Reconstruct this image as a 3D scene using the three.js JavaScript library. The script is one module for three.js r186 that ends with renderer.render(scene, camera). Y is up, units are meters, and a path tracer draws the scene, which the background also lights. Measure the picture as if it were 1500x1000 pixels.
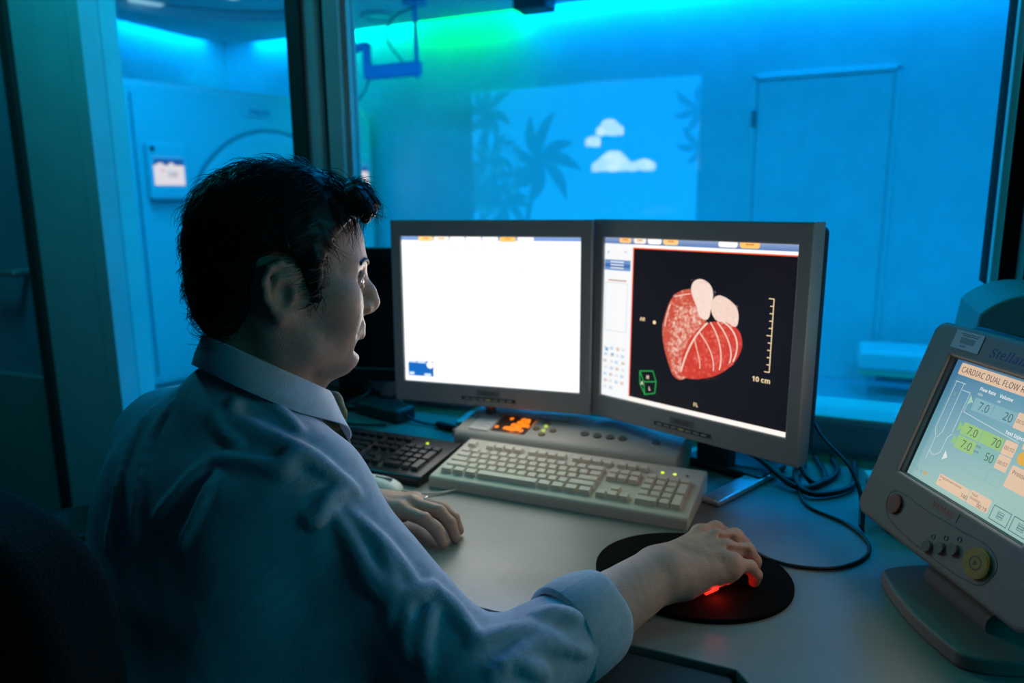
import * as THREE from 'three';
import { RoundedBoxGeometry } from 'three/addons/geometries/RoundedBoxGeometry.js';
import { mergeGeometries as mergeRaw, mergeVertices, toCreasedNormals } from 'three/addons/utils/BufferGeometryUtils.js';
import { RectAreaLightUniformsLib } from 'three/addons/lights/RectAreaLightUniformsLib.js';

// ───────────────────────── camera, exposure, large lights ─────────────────────────
// Room axes: x along the observation window, z towards the control room, y up. The window wall stands at z = -1.54.
const D = Math.PI / 180;
const scene = new THREE.Scene();
scene.background = new THREE.Color(0x000000);
const camera = new THREE.PerspectiveCamera(2 * Math.atan(500 / 1075) / D, 1.5, 0.05, 40);
camera.position.set(0, 1.22, 0);
camera.rotation.set(-10.86 * D, 24.5 * D, -0.56 * D, 'YXZ');
camera.focus = 0.86;
camera.userData.fStop = 3.4;
const renderer = new THREE.WebGLRenderer();
renderer.toneMapping = THREE.LinearToneMapping;
renderer.toneMappingExposure = 1.0;
renderer.shadowMap.enabled = true;
RectAreaLightUniformsLib.init();

const BACK = -5.433, WZ = -1.54, CEIL = 2.6;       // far wall, window wall, soffit height
function area(name, rgb, intensity, w, h, pos, look) {
  const l = new THREE.RectAreaLight(new THREE.Color().setRGB(...rgb), intensity, w, h);
  l.name = name; l.position.set(...pos); l.lookAt(...look); scene.add(l);
  return l;
}
// LED strips in the cove along the far wall of the scan room: x0, x1, colour, strength
const COVE = [[-5.0, -4.1, [0.0, 0.36, 1.0], 40], [-4.1, -3.3, [0.0, 0.7, 0.5], 40], [-3.3, -2.3, [0.0, 0.95, 0.12], 46], [-2.3, -1.5, [0.0, 0.30, 1.0], 60], [-1.5, -0.5, [0.0, 0.26, 1.0], 75], [-0.5, 0.7, [0.0, 0.30, 1.0], 75], [0.7, 2.2, [0.0, 0.27, 1.0], 60]];
for (const [x0, x1, c, s] of COVE) area('cove_led', c, s, x1 - x0 - 0.02, 0.05, [(x0 + x1) / 2, CEIL + 0.075, BACK + 0.07], [(x0 + x1) / 2, 0, BACK + 0.07]);
// the cove along the left wall
for (const [z0, z1, c, s] of [[-5.2, -4.3, [0.0, 0.34, 1.0], 36], [-4.3, -3.2, [0.0, 0.26, 1.0], 32], [-3.2, -2.0, [0.0, 0.26, 1.0], 22]]) area('cove_led', c, s, z1 - z0 - 0.02, 0.05, [-5.27, CEIL + 0.075, (z0 + z1) / 2], [-5.27, 0, (z0 + z1) / 2]).rotateZ(Math.PI / 2);
// blue panels in the scan room's ceiling, and the dim teal lamp in the control room's ceiling
const PANELS = [[-3.2, -3.0], [-1.2, -3.0], [0.8, -3.0]];
for (const [x, z] of PANELS) area('ceiling_panel_light', [0.0, 0.36, 1.0], 22, 1.0, 0.5, [x, CEIL - 0.025, z], [x, 0, z]);
area('wall_panel_light', [0.0, 0.5, 0.66], 4.8, 0.9, 0.7, [1.655, 1.5, -0.6], [0, 1.3, -0.6]);
area('ceiling_lamp_light', [0.0, 0.55, 0.75], 16, 0.5, 0.3, [-1.9, 2.452, -1.05], [-1.9, 0, -1.05]);
// green strip in the cove over the scan-room side of the window
const HEAD = [[-2.05, -1.3], [-1.25, -0.5], [-0.45, 0.3]];
for (const [x0, x1] of HEAD) area('window_cove_led', [0.0, 0.9, 0.45], 14, x1 - x0, 0.06, [(x0 + x1) / 2, CEIL - 0.03, WZ - 0.32], [(x0 + x1) / 2, 1.4, WZ + 0.1]);

// ───────────────────────── helpers ─────────────────────────
const mergeGeometries = l => mergeRaw(l.map(g => g.index ? g.toNonIndexed() : g));
let seed = 7;
const rnd = () => { seed = (seed * 1664525 + 1013904223) >>> 0; return seed / 4294967296; };
const names = new Map();
function numbered(n) { const k = names.get(n) || 0; names.set(n, k + 1); return k ? n + '_' + String(k).padStart(3, '0') : n; }
function shadows(o) { o.castShadow = true; o.receiveShadow = true; return o; }
function part(name, geo, mat, parent) { const m = shadows(new THREE.Mesh(geo, mat)); m.name = name; parent.add(m); return m; }
function thing(name, label, category, pos = [0, 0, 0], group) {
  const g = new THREE.Group(); g.name = numbered(name); g.position.set(...pos); g.userData = { label, category };
  if (group) g.userData.group = group;
  scene.add(g); return g;
}
function single(name, label, category, geo, mat, group) {
  const m = shadows(new THREE.Mesh(geo, mat)); m.name = numbered(name); m.userData = { label, category };
  if (group) m.userData.group = group;
  scene.add(m); return m;
}
function struct(name, geo, mat, label) {
  const m = shadows(new THREE.Mesh(geo, mat)); m.name = name; m.userData = { kind: 'structure' };
  if (label) m.userData.label = label;
  scene.add(m); return m;
}
const BX = (x0, x1, y0, y1, z0, z1) => new THREE.BoxGeometry(x1 - x0, y1 - y0, z1 - z0).translate((x0 + x1) / 2, (y0 + y1) / 2, (z0 + z1) / 2);
const RB = (w, h, d, r = 0.003, s = 2) => new RoundedBoxGeometry(w, h, d, s, Math.min(r, w / 2.01, h / 2.01, d / 2.01));
const V = (x, y, z) => new THREE.Vector3(x, y, z);
const tube = (pts, r, seg = 40, rad = 8) => new THREE.TubeGeometry(new THREE.CatmullRomCurve3(pts.map(p => V(...p))), seg, r, rad);
const cyl = (r0, r1, h, n = 24) => new THREE.CylinderGeometry(r0, r1, h, n);
// worldspace-metre uv for boxes: three planes
function uvBox(g, s = 1) {
  g = g.index ? g.toNonIndexed() : g;
  const p = g.attributes.position, n = g.attributes.normal, uv = new Float32Array(p.count * 2);
  for (let i = 0; i < p.count; i++) {
    const a = [Math.abs(n.getX(i)), Math.abs(n.getY(i)), Math.abs(n.getZ(i))];
    const x = p.getX(i), y = p.getY(i), z = p.getZ(i);
    const [u, v] = a[1] >= a[0] && a[1] >= a[2] ? [x, z] : a[0] >= a[2] ? [z, y] : [x, y];
    uv[2 * i] = u * s; uv[2 * i + 1] = v * s;
  }
  g.setAttribute('uv', new THREE.BufferAttribute(uv, 2));
  return g;
}
function canvas(w, h, draw, srgb = true) {
  const c = document.createElement('canvas'); c.width = w; c.height = h;
  draw(c.getContext('2d'), w, h);
  const t = new THREE.CanvasTexture(c); if (srgb) t.colorSpace = THREE.SRGBColorSpace;
  t.magFilter = THREE.LinearFilter; return t;
}
// tileable value noise in a DataTexture (grey): octaves of lattice cells
function noiseTex(n, cells, lo, hi, seedN, tint) {
  const data = new Uint8Array(n * n * 4), acc = new Float32Array(n * n);
  let s = seedN; const r = () => { s = (s * 1664525 + 1013904223) >>> 0; return s / 4294967296; };
  let amp = 1, tot = 0;
  for (const c of cells) {
    const lat = Float32Array.from({ length: c * c }, r);
    for (let y = 0; y < n; y++) for (let x = 0; x < n; x++) {
      const fx = x / n * c, fy = y / n * c, ix = Math.floor(fx), iy = Math.floor(fy);
      let u = fx - ix, v = fy - iy; u = u * u * (3 - 2 * u); v = v * v * (3 - 2 * v);
      const a = lat[iy * c + ix], b = lat[iy * c + (ix + 1) % c], d = lat[((iy + 1) % c) * c + ix], e = lat[((iy + 1) % c) * c + (ix + 1) % c];
      acc[y * n + x] += amp * ((a * (1 - u) + b * u) * (1 - v) + (d * (1 - u) + e * u) * v);
    }
    tot += amp; amp *= 0.6;
  }
  for (let i = 0; i < n * n; i++) {
    const g = Math.max(0, Math.min(1, 0.5 + (acc[i] / tot - 0.5) * 2.2)), q = lo + (hi - lo) * g;
    for (let k = 0; k < 3; k++) data[4 * i + k] = Math.max(0, Math.min(255, q * 255 * (tint ? tint[k] : 1)));
    data[4 * i + 3] = 255;
  }
  const t = new THREE.DataTexture(data, n, n); t.magFilter = THREE.LinearFilter; t.minFilter = THREE.LinearFilter;
  t.wrapS = t.wrapT = THREE.RepeatWrapping; t.needsUpdate = true; return t;
}
const rep = (t, x, y = x, srgb = false) => { const c = t.clone(); c.repeat.set(x, y); c.needsUpdate = true; if (srgb) c.colorSpace = THREE.SRGBColorSpace; return c; };
const grainT = noiseTex(256, [96, 128], 0, 1, 11), mottleT = noiseTex(256, [8, 24, 64], 0.965, 1, 23), clothT = noiseTex(256, [12, 40, 100], 0.95, 1, 41), roughT = noiseTex(256, [10, 30, 90], 0.93, 1, 61);
const lin = (r, g, b) => new THREE.Color().setRGB(r, g, b);
const std = (c, rough, extra = {}) => new THREE.MeshStandardMaterial({ color: Array.isArray(c) ? lin(...c) : c, roughness: rough, ...extra });
const phys = (c, rough, extra = {}) => new THREE.MeshPhysicalMaterial({ color: Array.isArray(c) ? lin(...c) : c, roughness: rough, ...extra });
const M = {
  wall: std([0.72, 0.73, 0.74], 0.75, { map: rep(mottleT, 0.7, 0.7, true), bumpMap: rep(grainT, 6), bumpScale: 0.0001 }),
  ceiling: std([0.7, 0.7, 0.7], 0.8, { map: rep(mottleT, 0.5, 0.5, true) }),
  floorFar: std([0.42, 0.45, 0.48], 0.45, { map: rep(mottleT, 0.8, 0.8, true) }),
  floorNear: std([0.09, 0.1, 0.11], 0.9, { bumpMap: rep(grainT, 8), bumpScale: 0.002, map: rep(mottleT, 2, 2, true) }),
  darkWall: std([0.16, 0.17, 0.18], 0.85, { map: rep(mottleT, 0.7, 0.7, true) }),
  frame: std([0.68, 0.7, 0.7], 0.5, { map: rep(mottleT, 1.3, 1.3, true) }),
  seal: std([0.045, 0.042, 0.038], 0.7),
  laminate: phys([0.235, 0.23, 0.21], 0.42, { map: rep(mottleT, 1.5, 1.5, true), roughnessMap: rep(roughT, 2), bumpMap: rep(grainT, 8), bumpScale: 0.00005 }),
  edge: std([0.03, 0.032, 0.035], 0.6, { bumpMap: rep(grainT, 6), bumpScale: 0.0001 }),
  doorBlue: std([0.4, 0.46, 0.56], 0.6, { map: rep(mottleT, 0.7, 0.7, true) }),
  doorGreen: std([0.34, 0.4, 0.36], 0.6, { map: rep(mottleT, 0.7, 0.7, true) }),
  mattBlack: phys([0.010, 0.011, 0.012], 0.85, { specularIntensity: 0.2 }),
  greyPlastic: std([0.3, 0.305, 0.31], 0.5, { bumpMap: rep(grainT, 14), bumpScale: 0.00005 }),
  darkPlastic: std([0.03, 0.032, 0.035], 0.45, { bumpMap: rep(grainT, 14), bumpScale: 0.00004 }),
  blackPlastic: std([0.012, 0.012, 0.013], 0.4),
  keyBeige: std([0.72, 0.66, 0.54], 0.6, { bumpMap: rep(grainT, 10), bumpScale: 0.00006 }),
  caseBeige: std([0.64, 0.585, 0.48], 0.6, { bumpMap: rep(grainT, 10), bumpScale: 0.00006 }),
  console: std([0.47, 0.43, 0.37], 0.6, { bumpMap: rep(grainT, 12), bumpScale: 0.00006 }),
  keyBlack: std([0.02, 0.02, 0.022], 0.35),
  caseBlack: std([0.01, 0.01, 0.011], 0.35),
  whitePlastic: std([0.7, 0.7, 0.66], 0.4),
  silver: std([0.55, 0.56, 0.58], 0.35, { metalness: 0.6 }),
  rubber: std([0.008, 0.008, 0.009], 0.75),
  cable: std([0.012, 0.012, 0.013], 0.5),
  gantry: phys([0.55, 0.56, 0.55], 0.4),
  gantrySeam: std([0.2, 0.22, 0.24], 0.7),
  fabricBlack: std([0.006, 0.006, 0.007], 0.95, { bumpMap: rep(grainT, 10), bumpScale: 0.001 }),
  injector: std([0.2, 0.185, 0.17], 0.6, { bumpMap: rep(grainT, 18), bumpScale: 0.00012 }),
  glass: new THREE.MeshPhysicalMaterial({ color: 0xffffff, roughness: 0.0, transmission: 1, thickness: 0, ior: 1.45, specularIntensity: 0.5 }),
  chrome: std([0.7, 0.7, 0.72], 0.25, { metalness: 1 }),
};
const glow = (rgb, k = 1) => std([0.02, 0.02, 0.02], 0.6, { emissive: lin(...rgb), emissiveIntensity: k });

// ───────────────────────── the setting ─────────────────────────
struct('floor', uvBox(mergeGeometries([BX(-5.4, 2.5, -0.1, 0, BACK - 0.1, WZ - 0.06)].map(g => g))), M.floorFar, 'pale vinyl floor of the scan room');
struct('floor_001', uvBox(BX(-3.4, 1.8, -0.1, 0, WZ - 0.06, 2.2)), M.floorNear, 'dark carpet of the control room');
struct('wall_back', uvBox(BX(-5.5, 2.5, -0.1, 3.0, BACK - 0.12, BACK)), M.wall, 'pale far wall of the scan room');
struct('wall_left', uvBox(BX(-5.5, -5.35, -0.1, 3.0, BACK, WZ - 0.12)), M.wall, 'left wall of the scan room');
struct('wall_right', uvBox(BX(2.4, 2.5, -0.1, 3.0, BACK, WZ - 0.12)), M.wall);
// wall with the observation window: sill wall, head, right part, left panel (control side) ; the opening is x -1.99..0.235, y 0.80..2.25
{
  const w = struct('wall_front', uvBox(mergeGeometries([BX(-2.05, -1.28, -0.1, 0.45, WZ - 0.12, WZ), BX(-1.28, 0.5, -0.1, 0.785, WZ - 0.12, WZ), BX(-2.05, 0.5, 2.25, 3.0, WZ - 0.12, WZ), BX(0.30, 2.5, 0, 3.0, WZ - 0.12, WZ), BX(-5.5, -3.35, 0, 3.0, WZ - 0.12, WZ), BX(-3.35, -2.05, 2.25, 3.0, WZ - 0.12, WZ)])), M.frame, 'wall holding the observation window');
  part('panel', uvBox(BX(-2.375, -2.118, 0, 2.25, WZ - 0.12, WZ)), M.frame, w);
  part('jamb', uvBox(BX(-2.112, -2.06, 0, 2.25, WZ - 0.12, WZ + 0.004)), M.frame, w);
  part('panel_backing', BX(-2.12, -2.11, 0, 2.25, WZ - 0.12, WZ - 0.02), M.seal, w);
}
{
  // door at the left edge: dark seal strip, leaf with a lower panel
  const d = struct('door_1', uvBox(BX(-3.35, -2.43, 0.0, 2.25, WZ - 0.09, WZ - 0.03)), M.doorBlue, 'dark door leaf beside the window panel');
  part('seal_strip', RB(0.05, 2.25, 0.05, 0.008).translate(-2.403, 1.125, WZ - 0.012), M.seal, d);
  part('lower_panel', RB(0.5, 0.62, 0.014, 0.004).translate(-2.72, 0.33, WZ - 0.025), M.doorGreen, d);
  part('handle', mergeGeometries([cyl(0.014, 0.014, 0.05).rotateX(Math.PI / 2).translate(-2.5, 1.0, WZ - 0.005), RB(0.13, 0.02, 0.018, 0.008).translate(-2.55, 1.0, WZ + 0.02)]), M.silver, d);
}
// window frame, mullion with grooves, sill ledge and the two panes
{
  const t = struct('trim_1', uvBox(BX(-1.30, -1.131, 0.45, 2.25, WZ - 0.036, WZ - 0.02)), M.frame, 'grooved window post between the two panes');
  part('seal_strip', RB(0.046, 1.46, 0.03, 0.004).translate(-1.277, 1.52, WZ + 0.005), M.seal, t);
  part('cover_strip', uvBox(RB(0.04, 1.46, 0.03, 0.004)).translate(-1.236, 1.52, WZ - 0.005), M.frame, t);
  part('groove_strip', RB(0.026, 1.46, 0.01, 0.002).translate(-1.204, 1.52, WZ - 0.016), M.seal, t);
  part('cover_strip', uvBox(RB(0.044, 1.46, 0.034, 0.004)).translate(-1.168, 1.52, WZ - 0.003), M.frame, t);
  part('glazing_bead', uvBox(RB(0.015, 1.46, 0.026, 0.003)).translate(-1.1385, 1.52, WZ - 0.014), M.frame, t);
}
{
  const t = struct('trim_2', uvBox(RB(1.57, 0.03, 0.15, 0.006)).translate(-0.485, 0.79, WZ - 0.04), M.frame, 'window ledge behind the monitors');
  part('ledge_nose', RB(1.57, 0.018, 0.016, 0.006).translate(-0.485, 0.797, WZ + 0.04), M.frame, t);
  part('apron', uvBox(RB(1.57, 0.05, 0.02, 0.004)).translate(-0.485, 0.752, WZ + 0.015), M.frame, t);
}
{
  // right-hand window post: it ends above the desk at 1.06 m
  const t = struct('trim_3', uvBox(RB(0.045, 1.3, 0.12, 0.004)).translate(0.256, 1.71, WZ - 0.05), M.mattBlack, 'right-hand window post ending above the desk');
  part('glazing_bead', RB(0.012, 1.3, 0.03, 0.003).translate(0.237, 1.71, WZ + 0.012), M.frame, t);
  part('cover_strip', RB(0.008, 1.3, 0.03, 0.003).translate(0.275, 1.71, WZ + 0.014), M.frame, t);
}
const pane1 = struct('window_1', BX(-2.06, -1.30, 0.45, 2.25, WZ - 0.062, WZ - 0.058), M.glass, 'narrow left pane of the observation window');
const pane2 = struct('window_2', BX(-1.131, 0.30, 0.8, 2.25, WZ - 0.034, WZ - 0.030), M.glass, 'wide right pane of the observation window');
// ceilings: the scan room's soffit stops short of the walls and leaves a cove; its edge waves along the far wall
{
  const s = new THREE.Shape(), zb = BACK + 0.16;
  s.moveTo(-5.18, -(WZ - 0.12));
  s.lineTo(2.42, -(WZ - 0.12)); s.lineTo(2.42, -zb);
  for (let i = 0; i <= 60; i++) { const x = 2.42 - i / 60 * 7.1; s.lineTo(x, -(zb + (x > -1.9 ? 0.05 * (1 - Math.cos((x + 1.9) * 2.6)) : 0))); }
  s.absarc(-4.68, -(zb + 0.5), 0.5, Math.PI / 2, Math.PI, false);
  s.lineTo(-5.18, -(WZ - 0.12));
  const soffit = struct('ceiling', uvBox(new THREE.ExtrudeGeometry(s, { depth: 0.06, bevelEnabled: false }).rotateX(-Math.PI / 2).translate(0, CEIL, 0)), M.ceiling, 'suspended soffit of the scan room');
  // raised oval band in the soffit near the scanner
  const o = new THREE.Shape(); o.absellipse(0, 0, 0.95, 0.62, 0, Math.PI * 2); const h = new THREE.Path(); h.absellipse(0, 0, 0.75, 0.45, 0, Math.PI * 2, true); o.holes.push(h);
  part('oval_band', new THREE.ExtrudeGeometry(o, { depth: 0.05, bevelEnabled: true, bevelSize: 0.015, bevelThickness: 0.015, curveSegments: 40 }).rotateX(Math.PI / 2).rotateY(0.9).translate(-4.05, CEIL - 0.015, -3.9), M.ceiling, soffit);
  struct('ceiling_001', uvBox(BX(-5.5, 2.5, 2.8, 2.9, BACK - 0.1, WZ - 0.1)), M.ceiling);
  struct('ceiling_002', uvBox(BX(-3.4, 1.8, 2.5, 2.6, WZ, 2.2)), M.darkWall);
}
struct('wall_left_001', uvBox(BX(-3.5, -3.35, -0.1, 2.6, WZ, 2.2)), M.darkWall, 'left wall of the control room');
struct('wall_right_001', uvBox(BX(1.7, 1.85, -0.1, 2.6, WZ, 2.2)), M.darkWall, 'right wall of the control room');
struct('wall_rear', uvBox(BX(-3.5, 1.85, -0.1, 2.6, 2.1, 2.25)), M.darkWall, 'wall behind the camera');
struct('baseboard_back', RB(7.8, 0.1, 0.02, 0.004).translate(-1.5, 0.05, BACK + 0.01), M.gantrySeam);
{
  // door in the far wall: leaf, frame, hinge bumps
  const d = struct('door_2', uvBox(RB(0.82, 1.985, 0.035, 0.004)).translate(-0.212, 0.993, BACK + 0.006), M.wall, 'flush door in the far wall');
  for (const [w, h, x, y] of [[0.03, 2.03, -0.642, 1.015], [0.03, 2.03, 0.218, 1.015], [0.89, 0.03, -0.212, 2.015]]) part('door_frame', RB(w, h, 0.03, 0.006).translate(x, y, BACK + 0.01), M.wall, d);
  part('hinge', RB(0.03, 0.11, 0.03, 0.008).translate(-0.64, 1.75, BACK + 0.045), M.gantrySeam, d);
}
// cove LED strips (the fittings themselves), ceiling panels, window-head strip
for (const [x0, x1, c] of COVE) single('cove_light', 'blue-green LED strip hidden in the cove along the far wall', 'light strip', BX(x0 + 0.01, x1 - 0.01, CEIL + 0.08, CEIL + 0.095, BACK + 0.04, BACK + 0.1), glow(c, 1), 'cove lights along the far wall');
for (const [z0, z1] of [[-5.2, -4.3], [-4.3, -3.2], [-3.2, -2.0]]) single('cove_light', 'blue LED strip hidden in the cove along the left wall', 'light strip', BX(-5.3, -5.24, CEIL + 0.08, CEIL + 0.095, z0 + 0.01, z1 - 0.01), glow([0, 0.38, 1], 1), 'cove lights along the left wall');
for (const [x, z] of PANELS) { const t = thing('ceiling_panel_light', 'flat blue light panel set in the scan room ceiling', 'ceiling light', [x, CEIL - 0.012, z], 'ceiling panels of the scan room'); part('frame', RB(1.06, 0.014, 0.56, 0.004).translate(0, 0.004, 0), M.ceiling, t); part('diffuser', RB(1.0, 0.006, 0.5, 0.002).translate(0, -0.007, 0), glow([0, 0.43, 0.8], 1), t); }
for (const [x0, x1] of HEAD) single('cove_light', 'green LED strip under the soffit just behind the observation window', 'light strip', RB(x1 - x0, 0.012, 0.07, 0.004).translate((x0 + x1) / 2, CEIL - 0.008, WZ - 0.32), glow([0, 0.9, 0.45], 1), 'cove lights behind the window');
{ const t = thing('wall_light_panel', 'teal light panel on the right wall of the control room', 'wall light', [1.7, 1.5, -0.6]); part('housing', RB(0.03, 0.76, 0.96, 0.006).translate(-0.015, 0, 0), M.frame, t); part('diffuser', RB(0.006, 0.7, 0.9, 0.002).translate(-0.033, 0, 0), glow([0, 0.5, 0.66], 1), t); }
{ const t = thing('ceiling_lamp', 'flat teal ceiling lamp left of the desk', 'ceiling light', [-1.9, 2.5, -1.05]); part('housing', RB(0.56, 0.04, 0.36, 0.008).translate(0, -0.02, 0), M.frame, t); part('diffuser', RB(0.5, 0.006, 0.3, 0.002).translate(0, -0.043, 0), glow([0, 0.62, 0.72], 1), t); }
struct('trim_4', uvBox(RB(1.25, 1.3, 0.025, 0.004)).translate(0.905, 1.71, WZ + 0.0125), M.mattBlack, 'dark wall panel right of the window post');

// ───────────────────────── scan room ─────────────────────────
{
  // picture thrown on the far wall by the projector: sky, palms, clouds (projected light put into a glowing panel)
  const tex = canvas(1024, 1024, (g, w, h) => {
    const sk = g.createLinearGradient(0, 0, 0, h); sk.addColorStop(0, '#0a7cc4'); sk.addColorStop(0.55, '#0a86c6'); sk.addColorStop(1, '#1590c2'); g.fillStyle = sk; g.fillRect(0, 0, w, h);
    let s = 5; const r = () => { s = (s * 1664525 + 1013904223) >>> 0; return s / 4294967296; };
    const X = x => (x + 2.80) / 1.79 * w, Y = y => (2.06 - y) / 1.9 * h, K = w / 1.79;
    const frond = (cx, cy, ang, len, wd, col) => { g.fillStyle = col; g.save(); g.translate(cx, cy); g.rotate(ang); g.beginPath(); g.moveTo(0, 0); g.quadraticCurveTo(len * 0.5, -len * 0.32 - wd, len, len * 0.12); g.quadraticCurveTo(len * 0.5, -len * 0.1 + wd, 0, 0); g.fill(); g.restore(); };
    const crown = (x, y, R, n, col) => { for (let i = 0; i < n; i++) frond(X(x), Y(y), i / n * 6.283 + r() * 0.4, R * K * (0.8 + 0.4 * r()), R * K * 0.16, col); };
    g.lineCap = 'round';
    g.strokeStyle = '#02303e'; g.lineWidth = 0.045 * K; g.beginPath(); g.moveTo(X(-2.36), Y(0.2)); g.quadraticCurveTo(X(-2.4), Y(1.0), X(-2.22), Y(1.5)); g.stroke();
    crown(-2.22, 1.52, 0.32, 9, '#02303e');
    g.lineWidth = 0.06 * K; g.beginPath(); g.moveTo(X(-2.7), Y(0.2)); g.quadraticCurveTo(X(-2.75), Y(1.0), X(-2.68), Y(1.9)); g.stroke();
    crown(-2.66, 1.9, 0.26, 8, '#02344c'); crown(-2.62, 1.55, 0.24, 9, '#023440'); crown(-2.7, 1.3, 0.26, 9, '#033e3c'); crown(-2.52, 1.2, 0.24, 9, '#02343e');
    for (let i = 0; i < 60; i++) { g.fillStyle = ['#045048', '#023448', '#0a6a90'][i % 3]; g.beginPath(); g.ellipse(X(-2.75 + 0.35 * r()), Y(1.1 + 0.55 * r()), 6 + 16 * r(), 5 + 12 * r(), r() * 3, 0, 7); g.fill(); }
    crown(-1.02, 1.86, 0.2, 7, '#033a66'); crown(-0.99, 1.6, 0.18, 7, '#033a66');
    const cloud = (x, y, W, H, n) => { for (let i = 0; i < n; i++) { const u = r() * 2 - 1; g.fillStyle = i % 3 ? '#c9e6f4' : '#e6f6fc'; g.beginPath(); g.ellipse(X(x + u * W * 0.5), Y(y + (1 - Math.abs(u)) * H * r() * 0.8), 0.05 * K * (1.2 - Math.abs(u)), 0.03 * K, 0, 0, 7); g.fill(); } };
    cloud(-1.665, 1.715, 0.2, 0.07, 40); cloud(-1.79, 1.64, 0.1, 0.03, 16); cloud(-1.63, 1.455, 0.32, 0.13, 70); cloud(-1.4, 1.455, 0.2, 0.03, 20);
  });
  single('projected_light_panel', 'glowing panel with the projected beach picture of palms and clouds on the far wall', 'projection', BX(-2.80, -1.01, 0.16, 2.06, BACK + 0.003, BACK + 0.011), new THREE.MeshStandardMaterial({ color: lin(0.7, 0.72, 0.74), roughness: 0.8, emissive: lin(1, 1, 1), emissiveMap: tex, emissiveIntensity: 0.7 }));
}
{
  // CT gantry: rounded slab with a bore, facing +x and slightly the window
  const g = thing('ct_scanner_gantry', 'large pale scanner gantry with round bore behind left window pane', 'scanner', [-3.94, 0, -4.17]);
  g.rotation.y = Math.PI / 2 - 14 * D;                // local z = facing, local x = along the face
  const W2 = 1.065, H = 1.95, s = new THREE.Shape(), r = 0.14;
  s.moveTo(-W2 + r, 0.06); s.lineTo(W2 - r, 0.06); s.absarc(W2 - r, 0.06 + r, r, -Math.PI / 2, 0); s.lineTo(W2, H - r); s.absarc(W2 - r, H - r, r, 0, Math.PI / 2); s.lineTo(-W2 + r, H); s.absarc(-W2 + r, H - r, r, Math.PI / 2, Math.PI); s.lineTo(-W2, 0.06 + r); s.absarc(-W2 + r, 0.06 + r, r, Math.PI, Math.PI * 1.5);
  const hole = new THREE.Path(); hole.absarc(0.14, 1.06, 0.36, 0, Math.PI * 2, true); s.holes.push(hole);
  part('cover', new THREE.ExtrudeGeometry(s, { depth: 0.4, bevelEnabled: true, bevelSize: 0.05, bevelThickness: 0.05, bevelSegments: 4, curveSegments: 32 }).translate(0.035, 0, -0.46), M.gantry, g);
  const prof = []; for (let i = 0; i <= 16; i++) { const t = i / 16; prof.push(new THREE.Vector2(0.36 + 0.31 * Math.pow(1 - t, 1.6), -t * 0.14)); }
  part('bore_funnel', new THREE.LatheGeometry(prof, 56).rotateX(Math.PI / 2).translate(0.175, 1.06, 0.006), phys([0.68, 0.7, 0.7], 0.4, { side: THREE.DoubleSide }), g);
  part('bore_ring', new THREE.TorusGeometry(0.675, 0.012, 10, 72).translate(0.175, 1.06, 0.0), M.gantrySeam, g);
  for (const x of [-0.82, 0.85]) part('seam', RB(0.012, 1.82, 0.012, 0.004).translate(x, 1.0, -0.006), M.gantrySeam, g);
  part('plinth', RB(1.9, 0.1, 0.4, 0.02).translate(0, 0.05, -0.26), M.gantrySeam, g);
  const brand = canvas(256, 64, (c, w, h) => { c.clearRect(0, 0, w, h); c.fillStyle = '#c6ccd0'; c.fillRect(0, 0, w, h); c.fillStyle = '#0c2038'; c.font = 'bold 52px sans-serif'; c.textAlign = 'center'; c.fillText('PHILIPS', w / 2, 50); });
  part('brand_plate', BX(-0.115, 0.115, 1.83, 1.885, 0.0, 0.003), std(0xffffff, 0.5, { map: brand }), g).translateX(0.09);
  for (const x of [-0.63, 0.95]) {
    const p = part('control_panel', RB(0.27, 0.36, 0.03, 0.02).translate(x, 1.43, 0.012), M.gantry, g);
    const scr = canvas(256, 256, (c, w, h) => { c.fillStyle = '#e8e2e6'; c.fillRect(0, 0, w, h); c.fillStyle = '#1257a0'; c.fillRect(0, 0, w, 64); c.fillStyle = '#c4ccd8'; c.fillRect(110, 120, 90, 60); c.fillStyle = '#d08090'; c.fillRect(60, 110, 30, 12); c.fillRect(150, 150, 40, 12); c.fillStyle = '#e8e2e6'; c.fillRect(30, 44, 50, 24); c.fillRect(130, 40, 40, 24); });
    part('display_screen', BX(x - 0.1, x + 0.1, 1.34, 1.51, 0.027, 0.030), new THREE.MeshStandardMaterial({ color: 0x111111, roughness: 0.4, emissive: lin(1, 1, 1), emissiveMap: scr, emissiveIntensity: 0.95 }), p);
    part('knob', cyl(0.014, 0.016, 0.02).rotateX(Math.PI / 2).translate(x - 0.1, 1.57, 0.03), M.darkPlastic, p);
    part('lip', RB(0.26, 0.02, 0.05, 0.008).translate(x, 1.25, 0.03), M.gantrySeam, p);
  }
}
{
  // patient couch in front of the bore
  const g = thing('patient_couch', 'long pale patient couch leading into the scanner bore', 'couch', [-2.55, 0, -3.86]);
  g.rotation.y = -14 * D;
  part('pedestal', RB(1.5, 0.5, 0.42, 0.05).translate(0.35, 0.25, 0), M.gantry, g);
  part('carriage', RB(2.3, 0.1, 0.46, 0.03).translate(0.1, 0.56, 0), M.gantry, g);
  part('cradle', RB(2.6, 0.05, 0.4, 0.024).translate(-0.1, 0.64, 0), M.whitePlastic, g);
  part('mattress', RB(1.9, 0.05, 0.38, 0.02).translate(0.1, 0.69, 0), std([0.1, 0.13, 0.16], 0.7), g);
}
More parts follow.
